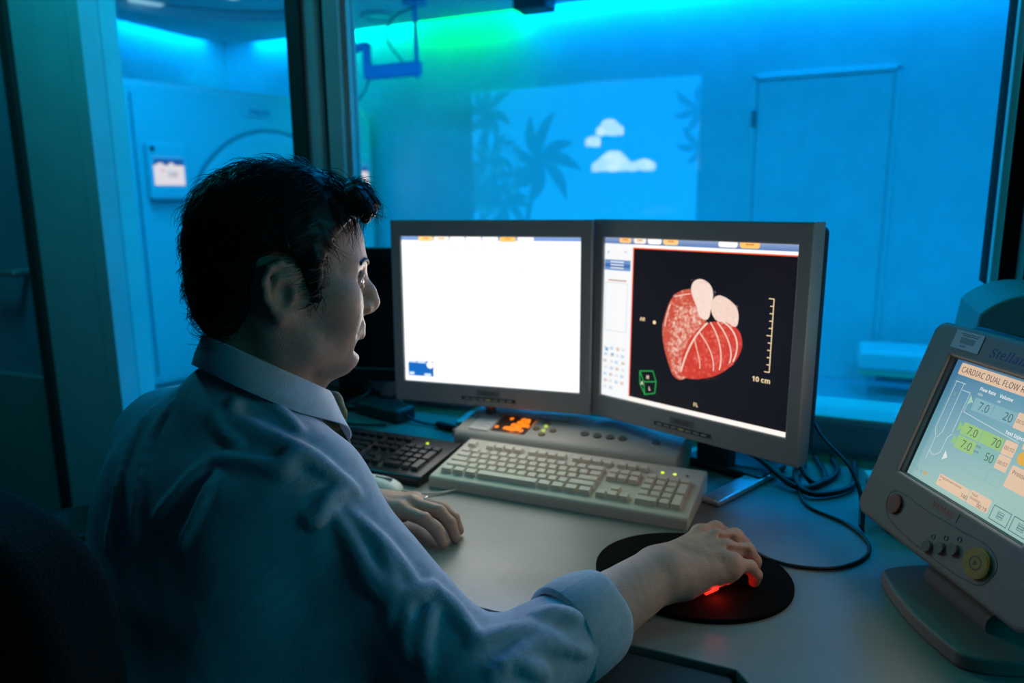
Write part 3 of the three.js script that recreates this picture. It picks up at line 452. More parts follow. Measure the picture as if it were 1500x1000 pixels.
// ───────────────────────── scan control console behind the beige keyboard ─────────────────────────
{
  const g = thing('scan_console', 'beige control console with orange lit display and red knob', 'console', [-0.675, DY + 0.0045, -1.211]);
  const s = new THREE.Shape(); s.moveTo(0, 0); s.lineTo(0.13, 0); s.lineTo(0.13, 0.052); s.quadraticCurveTo(0.13, 0.062, 0.122, 0.062); s.lineTo(0.014, 0.044); s.quadraticCurveTo(0.002, 0.042, 0, 0.032); s.closePath();
  part('case', uvBox(new THREE.ExtrudeGeometry(s, { depth: 0.43, bevelEnabled: true, bevelSize: 0.004, bevelThickness: 0.004, bevelSegments: 3 }).rotateY(Math.PI / 2)), M.console, g);
  const a = Math.atan2(0.018, 0.108), top = d => 0.044 + (d - 0.014) * Math.tan(a);      // height of the sloped top at depth d
  const onTop = (m, x, d, lift = 0) => { m.position.set(x, top(d) + 0.0042 + lift, -d); m.rotation.x = a; return m; };
  const card = canvas(256, 320, (c, w, h) => { c.fillStyle = '#d9d4cc'; c.fillRect(0, 0, w, h); c.fillStyle = '#9a9590'; for (let i = 0; i < 6; i++) c.fillRect(24, 60 + i * 38, 120 + (i * 53) % 90, 10); });
  onTop(part('label_card', BX(-0.021, 0.021, 0, 0.0012, -0.031, 0.031), std(0xffffff, 0.6, { map: card }), g), 0.044, 0.040, 0.0005);
  const disp = canvas(512, 256, (c, w, h) => { c.fillStyle = '#1a1208'; c.fillRect(0, 0, w, h); c.fillStyle = '#ffb020'; for (const [x, y, r] of [[150, 50, 26], [40, 200, 26], [330, 45, 34], [400, 50, 36], [430, 80, 26], [300, 90, 30], [350, 100, 34], [400, 115, 30], [455, 130, 30], [250, 140, 34], [310, 150, 38], [370, 160, 34], [430, 140, 26], [180, 200, 34], [240, 200, 40], [300, 210, 40], [360, 200, 36], [430, 215, 30], [480, 150, 18]]) { c.beginPath(); c.ellipse(x, y, r * 1.15, r * 0.8, 0, 0, 7); c.fill(); } });
  onTop(part('display_screen', BX(-0.035, 0.035, 0, 0.0012, -0.034, 0.034), new THREE.MeshStandardMaterial({ color: lin(0.02, 0.02, 0.02), roughness: 0.4, emissive: lin(1, 0.5, 0.08), emissiveMap: disp, emissiveIntensity: 1.35 }), g), 0.105, 0.048, 0.0006);
  const kn = part('stop_knob', mergeGeometries([cyl(0.010, 0.012, 0.012).translate(0, 0.006, 0)]), M.darkPlastic, g); onTop(kn, 0.034, 0.090);
  part('knob_cap', new THREE.SphereGeometry(0.0125, 20, 12).scale(1, 0.7, 1).translate(0, 0.015, 0), std([0.28, 0.03, 0.01], 0.35), kn);
  for (const [x, d, r, m] of [[0.153, 0.044, 0.007, 0], [0.172, 0.024, 0.007, 0], [0.165, 0.070, 0.007, 0], [0.187, 0.044, 0.007, 0], [0.170, 0.038, 0.004, 1], [0.168, 0.056, 0.004, 1], [0.250, 0.047, 0.0085, 0], [0.275, 0.045, 0.0085, 0], [0.300, 0.046, 0.0085, 0], [0.323, 0.047, 0.0085, 0], [0.385, 0.048, 0.008, 0]]) onTop(part(m ? 'indicator_light' : 'button', cyl(r * 0.9, r, 0.003, 20).translate(0, 0.001, 0), m ? glow([0.55, 0.75, 0.1], 0.9) : std(x < 0.22 ? [0.24, 0.17, 0.08] : [0.13, 0.125, 0.11], 0.5), g), x, d);
  onTop(part('handle_groove', tube([[-0.032, 0.0012, -0.006], [-0.028, 0.0012, 0.004], [0, 0.0012, 0.006], [0.028, 0.0012, 0.004], [0.032, 0.0012, -0.006]], 0.0012, 24, 6), M.gantrySeam, g), 0.172, 0.090);
  part('side_plug', RB(0.02, 0.016, 0.016, 0.003).translate(-0.012, 0.03, -0.03), std([0.35, 0.22, 0.13], 0.5), g);
}
// ───────────────────────── mice, pad, cables ─────────────────────────
function mouseGeo(L, W, H) {                           // smooth mouse shell, flat underneath; nose towards -z
  const g = new THREE.SphereGeometry(1, 40, 24), p = g.attributes.position;
  for (let i = 0; i < p.count; i++) { let x = p.getX(i), y = p.getY(i), z = p.getZ(i); const sq = v => Math.sign(v) * Math.pow(Math.abs(v), 0.8); x = sq(x); z = sq(z); const waist = 1 - 0.1 * Math.cos(z * 2.4); const hh = y > 0 ? H * (0.84 + 0.16 * z) : 0.004; p.setXYZ(i, x * W / 2 * waist, y > 0 ? y * hh + 0.004 : y * 0.004 + 0.004, z * L / 2); }
  g.computeVertexNormals(); return g;
}
{
  const g = thing('white_mouse', 'cream mouse lying beside the black keyboard', 'mouse', [-0.715, DY, -0.985]); g.rotation.y = -75 * D;
  part('shell', mouseGeo(0.105, 0.06, 0.03), M.whitePlastic, g);
  part('button_gap', RB(0.004, 0.004, 0.03, 0.0015).translate(0, 0.0285, -0.018).rotateX(-0.12), M.gantrySeam, g);
  part('cord', tube([[0, 0.006, -0.05], [0.004, 0.004, -0.08], [-0.006, 0.003, -0.12], [-0.03, 0.003, -0.15]], 0.002, 30, 6), M.keyBeige, g);
}
{
  const s = new THREE.Shape(); s.absellipse(0, 0, 0.126, 0.112, 0, Math.PI * 2);
  const m = single('mouse_pad', 'round black mouse pad under the man’s right hand', 'mouse pad', new THREE.ExtrudeGeometry(s, { depth: 0.004, bevelEnabled: true, bevelSize: 0.0015, bevelThickness: 0.001, curveSegments: 48 }).rotateX(-Math.PI / 2), phys([0.004, 0.004, 0.004], 0.95, { specularIntensity: 0.15 }));
  m.position.set(-0.158, DY + 0.001, -0.914);
}
const MOUSE = [-0.139, DY + 0.006, -0.904], MOUSEYAW = -32 * D;
{
  const g = thing('optical_mouse', 'dark optical mouse with red glow held in right hand', 'mouse', MOUSE); g.rotation.y = MOUSEYAW;
  part('shell', mouseGeo(0.118, 0.070, 0.036), M.blackPlastic, g);
  part('glow_light', RB(0.004, 0.006, 0.024, 0.0018).translate(0.0345, 0.0065, 0.027), glow([1, 0.02, 0.01], 1.6), g);
  part('glow_light', RB(0.004, 0.004, 0.015, 0.0015).rotateX(0.8).translate(0.0335, 0.010, -0.008), glow([1, 0.02, 0.01], 1.0), g);
  const l = new THREE.PointLight(lin(1, 0.03, 0.02), 0.004, 0); l.position.set(0.043, 0.008, 0.027); l.castShadow = true; l.shadow.radius = 0.3; g.add(l);
  single('mouse_cable', 'black mouse cable looping over the desk past the injector', 'cable', tube([[-0.094, DY + 0.02, -0.98], [-0.07, DY + 0.006, -0.99], [-0.039, DY + 0.003, -0.988], [0.012, DY + 0.003, -1.002], [0.05, DY + 0.003, -1.049], [0.057, DY + 0.003, -1.097], [0.028, DY + 0.003, -1.158], [-0.027, DY + 0.003, -1.204], [-0.05, DY + 0.004, -1.28]], 0.0026, 90, 8), M.cable);
}
{
  const g = thing('power_adapter', 'black power adapter with its cord lying behind the black keyboard', 'adapter', [-0.955, DY, -1.375]); g.rotation.y = -0.25;
  part('body', RB(0.15, 0.032, 0.062, 0.008).translate(0, 0.016, 0), M.darkPlastic, g);
  part('cord', tube([[0.072, 0.016, 0], [0.1, 0.008, 0.0], [0.16, 0.005, -0.01]], 0.0028, 20, 6), M.cable, g);
  part('plug', RB(0.055, 0.014, 0.016, 0.006).translate(0.185, 0.008, -0.012), M.rubber, g);
  part('plug', RB(0.045, 0.011, 0.013, 0.005).translate(0.242, 0.007, -0.02), M.rubber, g);
}
const cables = (label, list, r = 0.0035) => list.forEach((p, i) => single('cable', label[i] || label[0], 'cable', tube(p, r, 60, 7), M.cable));
cables(['black cable arching from under the switched-off monitor', 'black cable hanging beside the stand of switched-off monitor', 'thick black cable lying behind the black keyboard'], [
  [[-1.02, 0.80, -1.42], [-0.99, 0.785, -1.36], [-1.02, 0.765, -1.3], [-1.08, 0.738, -1.27], [-1.16, 0.735, -1.25]],
  [[-0.955, 0.83, -1.44], [-0.945, 0.79, -1.43], [-0.955, 0.765, -1.43], [-1.0, 0.76, -1.43], [-1.05, 0.79, -1.44]],
  [[-0.9, 0.736, -1.3], [-0.98, 0.737, -1.275], [-1.06, 0.737, -1.3], [-1.16, 0.737, -1.33], [-1.3, 0.737, -1.36]],
]);
cables(['thick black cable under the heart-scan monitor', 'black cable dropping behind the heart-scan monitor', 'black cable beside the heart-scan monitor stand', 'black cable trailing from the stand towards the ledge'], [
  [[-0.34, 0.79, -1.40], [-0.24, 0.785, -1.36], [-0.13, 0.765, -1.33], [-0.05, 0.738, -1.27], [-0.01, 0.737, -1.32], [-0.03, 0.737, -1.46]],
  [[-0.10, 0.88, -1.37], [-0.085, 0.8, -1.36], [-0.05, 0.755, -1.33], [-0.025, 0.738, -1.30], [0.01, 0.737, -1.37], [0.0, 0.737, -1.46]],
  [[-0.05, 0.87, -1.34], [-0.045, 0.8, -1.34], [-0.055, 0.75, -1.30], [-0.03, 0.738, -1.25], [0.03, 0.737, -1.30], [0.04, 0.737, -1.46]],
  [[-0.20, 0.80, -1.42], [-0.12, 0.765, -1.36], [-0.07, 0.738, -1.30], [-0.045, 0.738, -1.38], [-0.07, 0.737, -1.47]],
], 0.0052);
// flat ribbon strap hanging behind the right edge of the heart-scan monitor
single('cable_strap', 'flat dark cable strap hanging at the right monitor’s edge', 'cable', (() => { const pts = [[-0.045, 0.905, -1.245], [-0.022, 0.850, -1.240], [0.028, 0.800, -1.225], [0.046, 0.765, -1.20], [0.048, 0.737, -1.14]].map(p => V(...p)); const c = new THREE.CatmullRomCurve3(pts), s = new THREE.Shape(); s.moveTo(-0.008, -0.0015); s.lineTo(0.008, -0.0015); s.lineTo(0.008, 0.0015); s.lineTo(-0.008, 0.0015); s.closePath(); return new THREE.ExtrudeGeometry(s, { steps: 40, extrudePath: c, bevelEnabled: false }); })(), M.cable);
{
  const g = thing('paper_wedge', 'small folded card standing beside the switched-off monitor', 'card', [-0.985, DY, -1.44]);
  const s = new THREE.Shape(); s.moveTo(-0.045, 0); s.lineTo(0.045, 0); s.lineTo(0, 0.085); s.closePath();
  part('card_face', new THREE.ExtrudeGeometry(s, { depth: 0.002, bevelEnabled: false }).rotateX(-0.3), M.whitePlastic, g);
  part('card_face', new THREE.ExtrudeGeometry(s, { depth: 0.002, bevelEnabled: false }).rotateX(0.3).translate(0, 0, -0.052), M.whitePlastic, g);
}
// ───────────────────────── injector display at the right ─────────────────────────
{
  const g = thing('injector_display', 'grey tilted injector touch display on a flat foot', 'display', [0.159, DY, -0.950]); g.rotation.y = -61.83 * D;
  const T = 19.59 * D, cy = 0.2155, loc = m => { m.rotation.x = -T; m.position.y = cy; return m; };
  const W = 0.211, H = 0.158;
  const s = new THREE.Shape(), r = 0.012, x1 = 0.1515, y0 = -0.151, y1 = 0.114;
  s.moveTo(-x1 + r, y0); s.lineTo(x1 - r, y0); s.absarc(x1 - r, y0 + r, r, -Math.PI / 2, 0); s.lineTo(x1, y1 - r); s.absarc(x1 - r, y1 - r, r, 0, Math.PI / 2); s.lineTo(-x1 + r, y1); s.absarc(-x1 + r, y1 - r, r, Math.PI / 2, Math.PI); s.lineTo(-x1, y0 + r); s.absarc(-x1 + r, y0 + r, r, Math.PI, Math.PI * 1.5);
  const h = new THREE.Path(), a = W / 2 + 0.006, b = H / 2 + 0.006; h.moveTo(-a, -b); h.lineTo(-a, b); h.lineTo(a, b); h.lineTo(a, -b); h.closePath(); s.holes.push(h);
  loc(part('front_bezel', uvBox(new THREE.ExtrudeGeometry(s, { depth: 0.03, bevelEnabled: true, bevelSize: 0.006, bevelThickness: 0.006, bevelSegments: 4, curveSegments: 10 }).translate(0, 0, -0.03)), M.injector, g));
  loc(part('screen_rim', (() => { const o = new THREE.Shape(); o.moveTo(-a - .004, -b - .004); o.lineTo(a + .004, -b - .004); o.lineTo(a + .004, b + .004); o.lineTo(-a - .004, b + .004); const k = new THREE.Path(); k.moveTo(-W / 2, -H / 2); k.lineTo(-W / 2, H / 2); k.lineTo(W / 2, H / 2); k.lineTo(W / 2, -H / 2); o.holes.push(k); return new THREE.ExtrudeGeometry(o, { depth: 0.004, bevelEnabled: false }).translate(0, 0, -0.006); })(), M.blackPlastic, g));
  const tex = canvas(1280, 960, (c, w, h) => {
    const bgd = c.createLinearGradient(0, 0, w * 0.3, h); bgd.addColorStop(0, '#3f7aa8'); bgd.addColorStop(0.45, '#6fa9bd'); bgd.addColorStop(1, '#a5cfc6'); c.fillStyle = bgd; c.fillRect(0, 0, w, h);
    const rr = (x, y, ww, hh, col, rad = 14) => { c.fillStyle = col; c.beginPath(); c.roundRect(x * w, y * h, ww * w, hh * h, rad); c.fill(); };
    const tx = (t, x, y, size, col, al = 'center', wt = '') => { c.fillStyle = col; c.font = wt + ' ' + size + 'px sans-serif'; c.textAlign = al; c.textBaseline = 'middle'; c.fillText(t, x * w, y * h); };
    rr(0.05, 0.02, 0.86, 0.095, '#f3cfae'); tx('CARDIAC DUAL FLOW RT*', 0.068, 0.07, 60, '#4a4038', 'left');
    tx('Flow Rate', 0.265, 0.165, 34, '#ffffff', 'left', 'bold'); tx('ml/s', 0.265, 0.205, 26, '#ffffff', 'left'); tx('Volume', 0.42, 0.165, 34, '#ffffff', 'left', 'bold'); tx('ml', 0.42, 0.205, 26, '#ffffff', 'left'); tx('Duration', 0.6, 0.165, 34, '#ffffff', 'left', 'bold');
    c.fillStyle = '#86bcc6'; c.fillRect(0.265 * w, 0.235 * h, 0.15 * w, 0.1 * h); c.fillRect(0.42 * w, 0.235 * h, 0.165 * w, 0.1 * h); tx('7.0', 0.35, 0.287, 78, '#35505a'); tx('20', 0.535, 0.287, 78, '#35505a'); rr(0.588, 0.225, 0.085, 0.115, '#f3cfae', 8); tx('00:02', 0.63, 0.285, 36, '#6a5a50');
    c.strokeStyle = '#e6f1f2'; c.lineWidth = 4; c.beginPath(); c.moveTo(0.26 * w, 0.28 * h); c.lineTo(0.225 * w, 0.28 * h); c.lineTo(0.225 * w, 0.37 * h); c.lineTo(0.67 * w, 0.42 * h); c.stroke(); tx('Test Inject', 0.56, 0.385, 34, '#ffffff', 'left', 'bold');
    c.fillStyle = '#9ccf78'; c.fillRect(0.265 * w, 0.435 * h, 0.15 * w, 0.095 * h); c.fillRect(0.42 * w, 0.435 * h, 0.16 * w, 0.095 * h); tx('7.0', 0.35, 0.485, 78, '#2c5038'); tx('70', 0.535, 0.485, 78, '#2c5038'); rr(0.588, 0.43, 0.085, 0.105, '#f3cfae', 8); tx('00:10', 0.63, 0.485, 36, '#6a5a50');
    c.fillStyle = '#9ccf78'; c.fillRect(0.265 * w, 0.54 * h, 0.15 * w, 0.1 * h); c.fillStyle = '#86c0b8'; c.fillRect(0.42 * w, 0.54 * h, 0.16 * w, 0.1 * h); tx('7.0', 0.35, 0.592, 78, '#2c5038'); tx('50', 0.535, 0.6, 78, '#2c5038'); tx('60%', 0.435, 0.56, 26, '#2c5038'); tx('40%', 0.435, 0.6, 26, '#244a8a'); rr(0.588, 0.54, 0.085, 0.105, '#f3cfae', 8); tx('00:07', 0.63, 0.596, 36, '#6a5a50');
    c.strokeStyle = '#8fbcc4'; c.lineWidth = 4; for (const [x, ww] of [[0.265, 0.13], [0.4, 0.17], [0.575, 0.1]]) c.strokeRect(x * w, 0.66 * h, ww * w, 0.1 * h);
    rr(0.26, 0.865, 0.255, 0.09, '#f3cfae', 8); tx('Programmed Volume', 0.27, 0.885, 24, '#6a5a50', 'left'); tx('ml', 0.27, 0.912, 20, '#6a5a50', 'left'); tx('140', 0.49, 0.93, 40, '#5a4a40'); rr(0.52, 0.855, 0.155, 0.1, '#f3cfae', 8); tx('Total', 0.53, 0.88, 26, '#6a5a50', 'left'); tx('Duration', 0.53, 0.908, 26, '#6a5a50', 'left'); tx('00:19', 0.63, 0.935, 38, '#5a4a40');
    rr(0.7, 0.25, 0.27, 0.2, '#f3cfae', 10); rr(0.7, 0.46, 0.2, 0.09, '#f0b62c', 40); tx('PSI', 0.77, 0.505, 34, '#8a4a20'); rr(0.695, 0.57, 0.28, 0.16, '#f3cfae', 10); tx('Protocol', 0.71, 0.615, 40, '#5a4a40', 'left');
    for (const x of [0.7, 0.84]) { c.strokeStyle = '#3c6470'; c.lineWidth = 5; c.strokeRect(x * w, 0.87 * h, 0.12 * w, 0.1 * h); c.lineWidth = 3; for (let i = 0; i < 3; i++) c.strokeRect((x + 0.04) * w, (0.895 + i * 0.017) * h, 0.04 * w, 0.012 * h); }
    c.strokeStyle = '#d6e9e4'; c.lineWidth = 5;                        // syringes
    c.beginPath(); c.moveTo(0.06 * w, 0.17 * h); c.lineTo(0.15 * w, 0.17 * h); c.moveTo(0.07 * w, 0.17 * h); c.lineTo(0.07 * w, 0.57 * h); c.lineTo(0.1 * w, 0.63 * h); c.lineTo(0.1 * w, 0.74 * h); c.quadraticCurveTo(0.14 * w, 0.8 * h, 0.19 * w, 0.72 * h); c.lineTo(0.19 * w, 0.6 * h); c.lineTo(0.215 * w, 0.56 * h); c.moveTo(0.135 * w, 0.17 * h); c.lineTo(0.135 * w, 0.57 * h); c.lineTo(0.115 * w, 0.63 * h); c.moveTo(0.145 * w, 0.22 * h); c.lineTo(0.21 * w, 0.22 * h); c.lineTo(0.21 * w, 0.55 * h); c.moveTo(0.1 * w, 0.74 * h); c.lineTo(0.1 * w, 0.82 * h); c.stroke();
    tx('A', 0.1, 0.27, 44, '#7fc070'); tx('B', 0.175, 0.32, 40, '#5fa0c0');
    const tri = (x, y, col) => { c.fillStyle = col; c.beginPath(); c.moveTo(x * w, (y - 0.04) * h); c.lineTo((x + 0.035) * w, (y + 0.005) * h); c.lineTo(x * w, (y + 0.04) * h); c.fill(); }; tri(0.222, 0.27, '#a8dcc8'); tri(0.235, 0.48, '#8fd070'); tri(0.235, 0.59, '#8fd070'); tri(0.222, 0.73, '#e8f4f0');
    for (const [x, col] of [[0.07, '#8fb6b8'], [0.11, '#8fb6b8'], [0.15, '#e0a850']]) { c.fillStyle = col; c.beginPath(); c.arc(x * w, 0.925 * h, 16, 0, 7); c.fill(); }
  });
  loc(part('screen', BX(-W / 2 - 0.001, W / 2 + 0.001, -H / 2 - 0.001, H / 2 + 0.001, -0.010, -0.006), screenMat(tex, 0.78), g));
  const l = new THREE.RectAreaLight(lin(1, 0.84, 0.7), 4.2, W, H); l.name = 'injector_display_light'; l.position.set(0, cy, 0.004); l.rotation.set(T, Math.PI, 0, 'YXZ'); g.add(l);
  // rear housing, black
  loc(part('rear_housing', mergeGeometries([RB(0.345, 0.27, 0.06, 0.025, 3).translate(0, -0.004, -0.064), RB(0.27, 0.2, 0.09, 0.03, 3).translate(0, 0.0, -0.09)]), M.blackPlastic, g));
  const st = canvas(256, 128, (c, w, h) => { c.fillStyle = '#aeb6c0'; c.fillRect(0, 0, w, h); c.fillStyle = '#2a3440'; c.fillRect(50, 16, 170, 5); c.fillRect(70, 28, 140, 5); for (let i = 0; i < 34; i++) c.fillRect(64 + i * 4, 44, 1 + (i * 7) % 3, 44); c.fillStyle = '#40508a'; for (let i = 0; i < 5; i++) c.fillRect(76 + i * 12, 100, 8, 11); });
  loc(part('sticker', BX(-0.025, 0.025, -0.0115, 0.0115, 0, 0.0004).translate(-0.087, 0.1025, 0.0063), std(0xffffff, 0.45, { map: st }), g)).userData.label = 'white barcode sticker';
  loc(part('brand_mark', BX(-0.034, 0.034, -0.009, 0.009, 0, 0.0003).translate(-0.013, 0.0975, 0.0062), std(0xffffff, 0.6, { map: canvas(256, 72, (c, w, h) => { c.fillStyle = '#7c7772'; c.fillRect(0, 0, w, h); c.fillStyle = '#122c6a'; c.font = 'italic bold 60px serif'; c.textBaseline = 'middle'; c.fillText('Stellant', 10, h / 2); }) }), g));
  loc(part('brand_mark', BX(-0.026, 0.026, -0.0055, 0.0055, 0, 0.0003).translate(-0.008, -0.0915, 0.0062), std(0xffffff, 0.6, { map: textTex('MEDRAD', '#7b7670', '#a03020', 256, 56) }), g));
  const disc = (name, x, y, rx, ry, mat, zh = 0.004) => loc(part(name, new THREE.CylinderGeometry(1, 1.05, zh, 28).rotateX(Math.PI / 2).scale(rx, ry, 1).translate(x, y, 0.006 + zh / 2 - 0.0006), mat, g));
  const sym = (bg, fg, draw) => std(0xffffff, 0.5, { map: canvas(128, 128, (c, w, h) => { c.fillStyle = bg; c.fillRect(0, 0, w, h); c.strokeStyle = fg; c.fillStyle = fg; c.lineWidth = 7; c.beginPath(); c.arc(64, 64, 30, 0, 7); c.stroke(); draw(c); }) });
  const capGeo = (rx, ry, x, y, z) => { const q = new THREE.CircleGeometry(1, 28).scale(rx, ry, 1).translate(x, y, z); return q; };
  disc('stop_button', -0.0846, -0.1194, 0.0125, 0.0125, std([0.1, 0.004, 0.006], 0.5)).userData.label = 'dark red oval button';
  loc(part('button_symbol', capGeo(0.0112, 0.0112, -0.0846, -0.1194, 0.0098), sym('#5a0a12', '#140306', c => c.fillRect(50, 50, 28, 28)), g));
  disc('start_button', 0.0697, -0.1213, 0.0185, 0.0165, std([0.25, 0.18, 0.0], 0.5)).userData.label = 'yellow oval button';
  loc(part('button_symbol', capGeo(0.0168, 0.0148, 0.0697, -0.1213, 0.0098), sym('#8a7400', '#161404', c => { c.beginPath(); c.moveTo(54, 48); c.lineTo(76, 64); c.lineTo(54, 80); c.fill(); }), g));
  for (const [x, y] of [[-0.004, -0.139], [0.0144, -0.1315], [0.0329, -0.124]]) { disc('soft_button', x, y, 0.0068, 0.0068, M.injector, 0.005); loc(part('button_symbol', new THREE.TorusGeometry(0.0028, 0.0005, 6, 18).translate(x, y + 0.0135, 0.0064), M.gantrySeam, g)); }
  // raised outline round the button field
  loc(part('button_field_rim', new THREE.TubeGeometry(new THREE.CatmullRomCurve3([[-0.0846, -0.1025], [-0.03, -0.1035], [0.03, -0.101], [0.075, -0.1], [0.093, -0.113], [0.086, -0.137], [0.06, -0.1445], [0, -0.1465], [-0.05, -0.145], [-0.09, -0.137], [-0.103, -0.12], [-0.098, -0.106]].map(([x, y]) => V(x, y, 0.0058)), true), 90, 0.0008, 6), M.injector, g));
  // foot and neck
  const f = new THREE.Shape(); f.moveTo(-0.085, 0.02); f.quadraticCurveTo(-0.088, -0.052, -0.072, -0.058); f.quadraticCurveTo(0.01, -0.085, 0.092, -0.074); f.quadraticCurveTo(0.115, -0.068, 0.118, 0.02); f.lineTo(0.1, 0.12); f.lineTo(-0.07, 0.12); f.closePath();
  part('foot', uvBox(new THREE.ExtrudeGeometry(f, { depth: 0.012, bevelEnabled: true, bevelSize: 0.004, bevelThickness: 0.003, bevelSegments: 3, curveSegments: 16 }).rotateX(-Math.PI / 2).translate(0, 0.003, 0)), M.injector, g);
  part('neck', mergeGeometries([RB(0.1, 0.1, 0.05, 0.015, 3).translate(0.01, 0.06, -0.03), cyl(0.014, 0.014, 0.11).rotateZ(Math.PI / 2).translate(0.01, 0.026, 0.012)]), M.injector, g);
}
{
  // grey equipment case standing behind the injector display
  const g = thing('equipment_case', 'grey sloping equipment case behind the injector display', 'case', [0.31, DY + 0.0065, -1.36]);
  const s = new THREE.Shape(); s.moveTo(-0.125, 0); s.lineTo(0.3, 0); s.lineTo(0.3, 0.34); s.lineTo(-0.06, 0.34); s.quadraticCurveTo(-0.1, 0.335, -0.12, 0.31); s.lineTo(-0.125, 0.27); s.closePath();
  part('shell', uvBox(new THREE.ExtrudeGeometry(s, { depth: 0.2, bevelEnabled: true, bevelSize: 0.006, bevelThickness: 0.006, bevelSegments: 3 }).translate(0, 0, -0.1)), std([0.25, 0.27, 0.28], 0.6, { bumpMap: rep(grainT, 10), bumpScale: 0.0004 }), g);
  part('latch', RB(0.04, 0.02, 0.02, 0.005).translate(-0.03, 0.2, 0.112), M.darkPlastic, g);
}
{
  const g = thing('small_box', 'small pale box on the desk left of the injector display', 'box', [0.115, DY, -1.22]); g.rotation.y = 0.25;
  part('body', RB(0.1, 0.045, 0.12, 0.006).translate(0, 0.024, 0), M.greyPlastic, g);
  part('lid', RB(0.104, 0.01, 0.124, 0.003).translate(0, 0.05, 0), M.whitePlastic, g);
}
{
  const tex = canvas(512, 512, (c, w, h) => { c.fillStyle = '#a4a9ac'; c.fillRect(0, 0, w, h); c.fillStyle = '#5a6066'; let s = 9; const r = () => { s = (s * 1664525 + 1013904223) >>> 0; return s / 4294967296; }; for (let i = 0; i < 26; i++) c.fillRect(30, 24 + i * 18, 180 + 260 * r(), 5); });
  const m = single('printed_sheet', 'printed sheet of paper lying beside the injector foot', 'paper', BX(-0.105, 0.105, 0, 0.0008, -0.148, 0.148), std(0xffffff, 0.8, { map: tex })); m.position.set(0.165, DY + 0.001, -0.615); m.rotation.y = -0.35;
}
{
  // office chair of the seated man
  const g = thing('office_chair', 'black upholstered office chair behind the seated man', 'chair', [-0.765, 0, -0.57]);
  const bk = new THREE.Shape(); const w = 0.2; bk.moveTo(-w, 0); bk.lineTo(w, 0); bk.lineTo(w, 0.36); bk.bezierCurveTo(w, 0.43, 0.14, 0.452, 0, 0.452); bk.bezierCurveTo(-0.14, 0.452, -w, 0.43, -w, 0.36); bk.closePath();
  part('backrest', new THREE.ExtrudeGeometry(bk, { depth: 0.035, bevelEnabled: true, bevelSize: 0.022, bevelThickness: 0.02, bevelSegments: 6, curveSegments: 24 }).translate(0, 0.5, 0.2), M.fabricBlack, g);
  part('seat', RB(0.5, 0.09, 0.48, 0.04, 4).translate(0, 0.44, 0), M.fabricBlack, g);
  part('back_post', RB(0.06, 0.34, 0.03, 0.01).translate(0, 0.5, 0.265), M.blackPlastic, g);
  part('column', cyl(0.03, 0.03, 0.3).translate(0, 0.25, 0), M.blackPlastic, g);
  for (let i = 0; i < 5; i++) { const a = i / 5 * 6.283, leg = part('star_leg', RB(0.28, 0.035, 0.05, 0.012).translate(0.15, 0.09, 0).rotateY(a), M.blackPlastic, g); part('castor', cyl(0.028, 0.028, 0.04).rotateX(Math.PI / 2).translate(0.28, 0.029, 0).rotateY(a), M.rubber, leg); }
}
{
  const g = thing('waste_bin', 'small grey waste bin on the floor below the window panel', 'bin', [-2.08, 0, -1.36]);
  part('body', new THREE.LatheGeometry([[0, 0.004], [0.095, 0.004], [0.1, 0.012], [0.118, 0.262], [0.124, 0.268], [0.12, 0.272], [0.112, 0.264], [0.094, 0.014], [0, 0.012]].map(([x, y]) => new THREE.Vector2(x, y)), 40), std([0.12, 0.13, 0.13], 0.6, { side: THREE.DoubleSide }), g);
  part('rim', new THREE.TorusGeometry(0.121, 0.006, 10, 40).rotateX(Math.PI / 2).translate(0, 0.27, 0), M.darkPlastic, g);
}
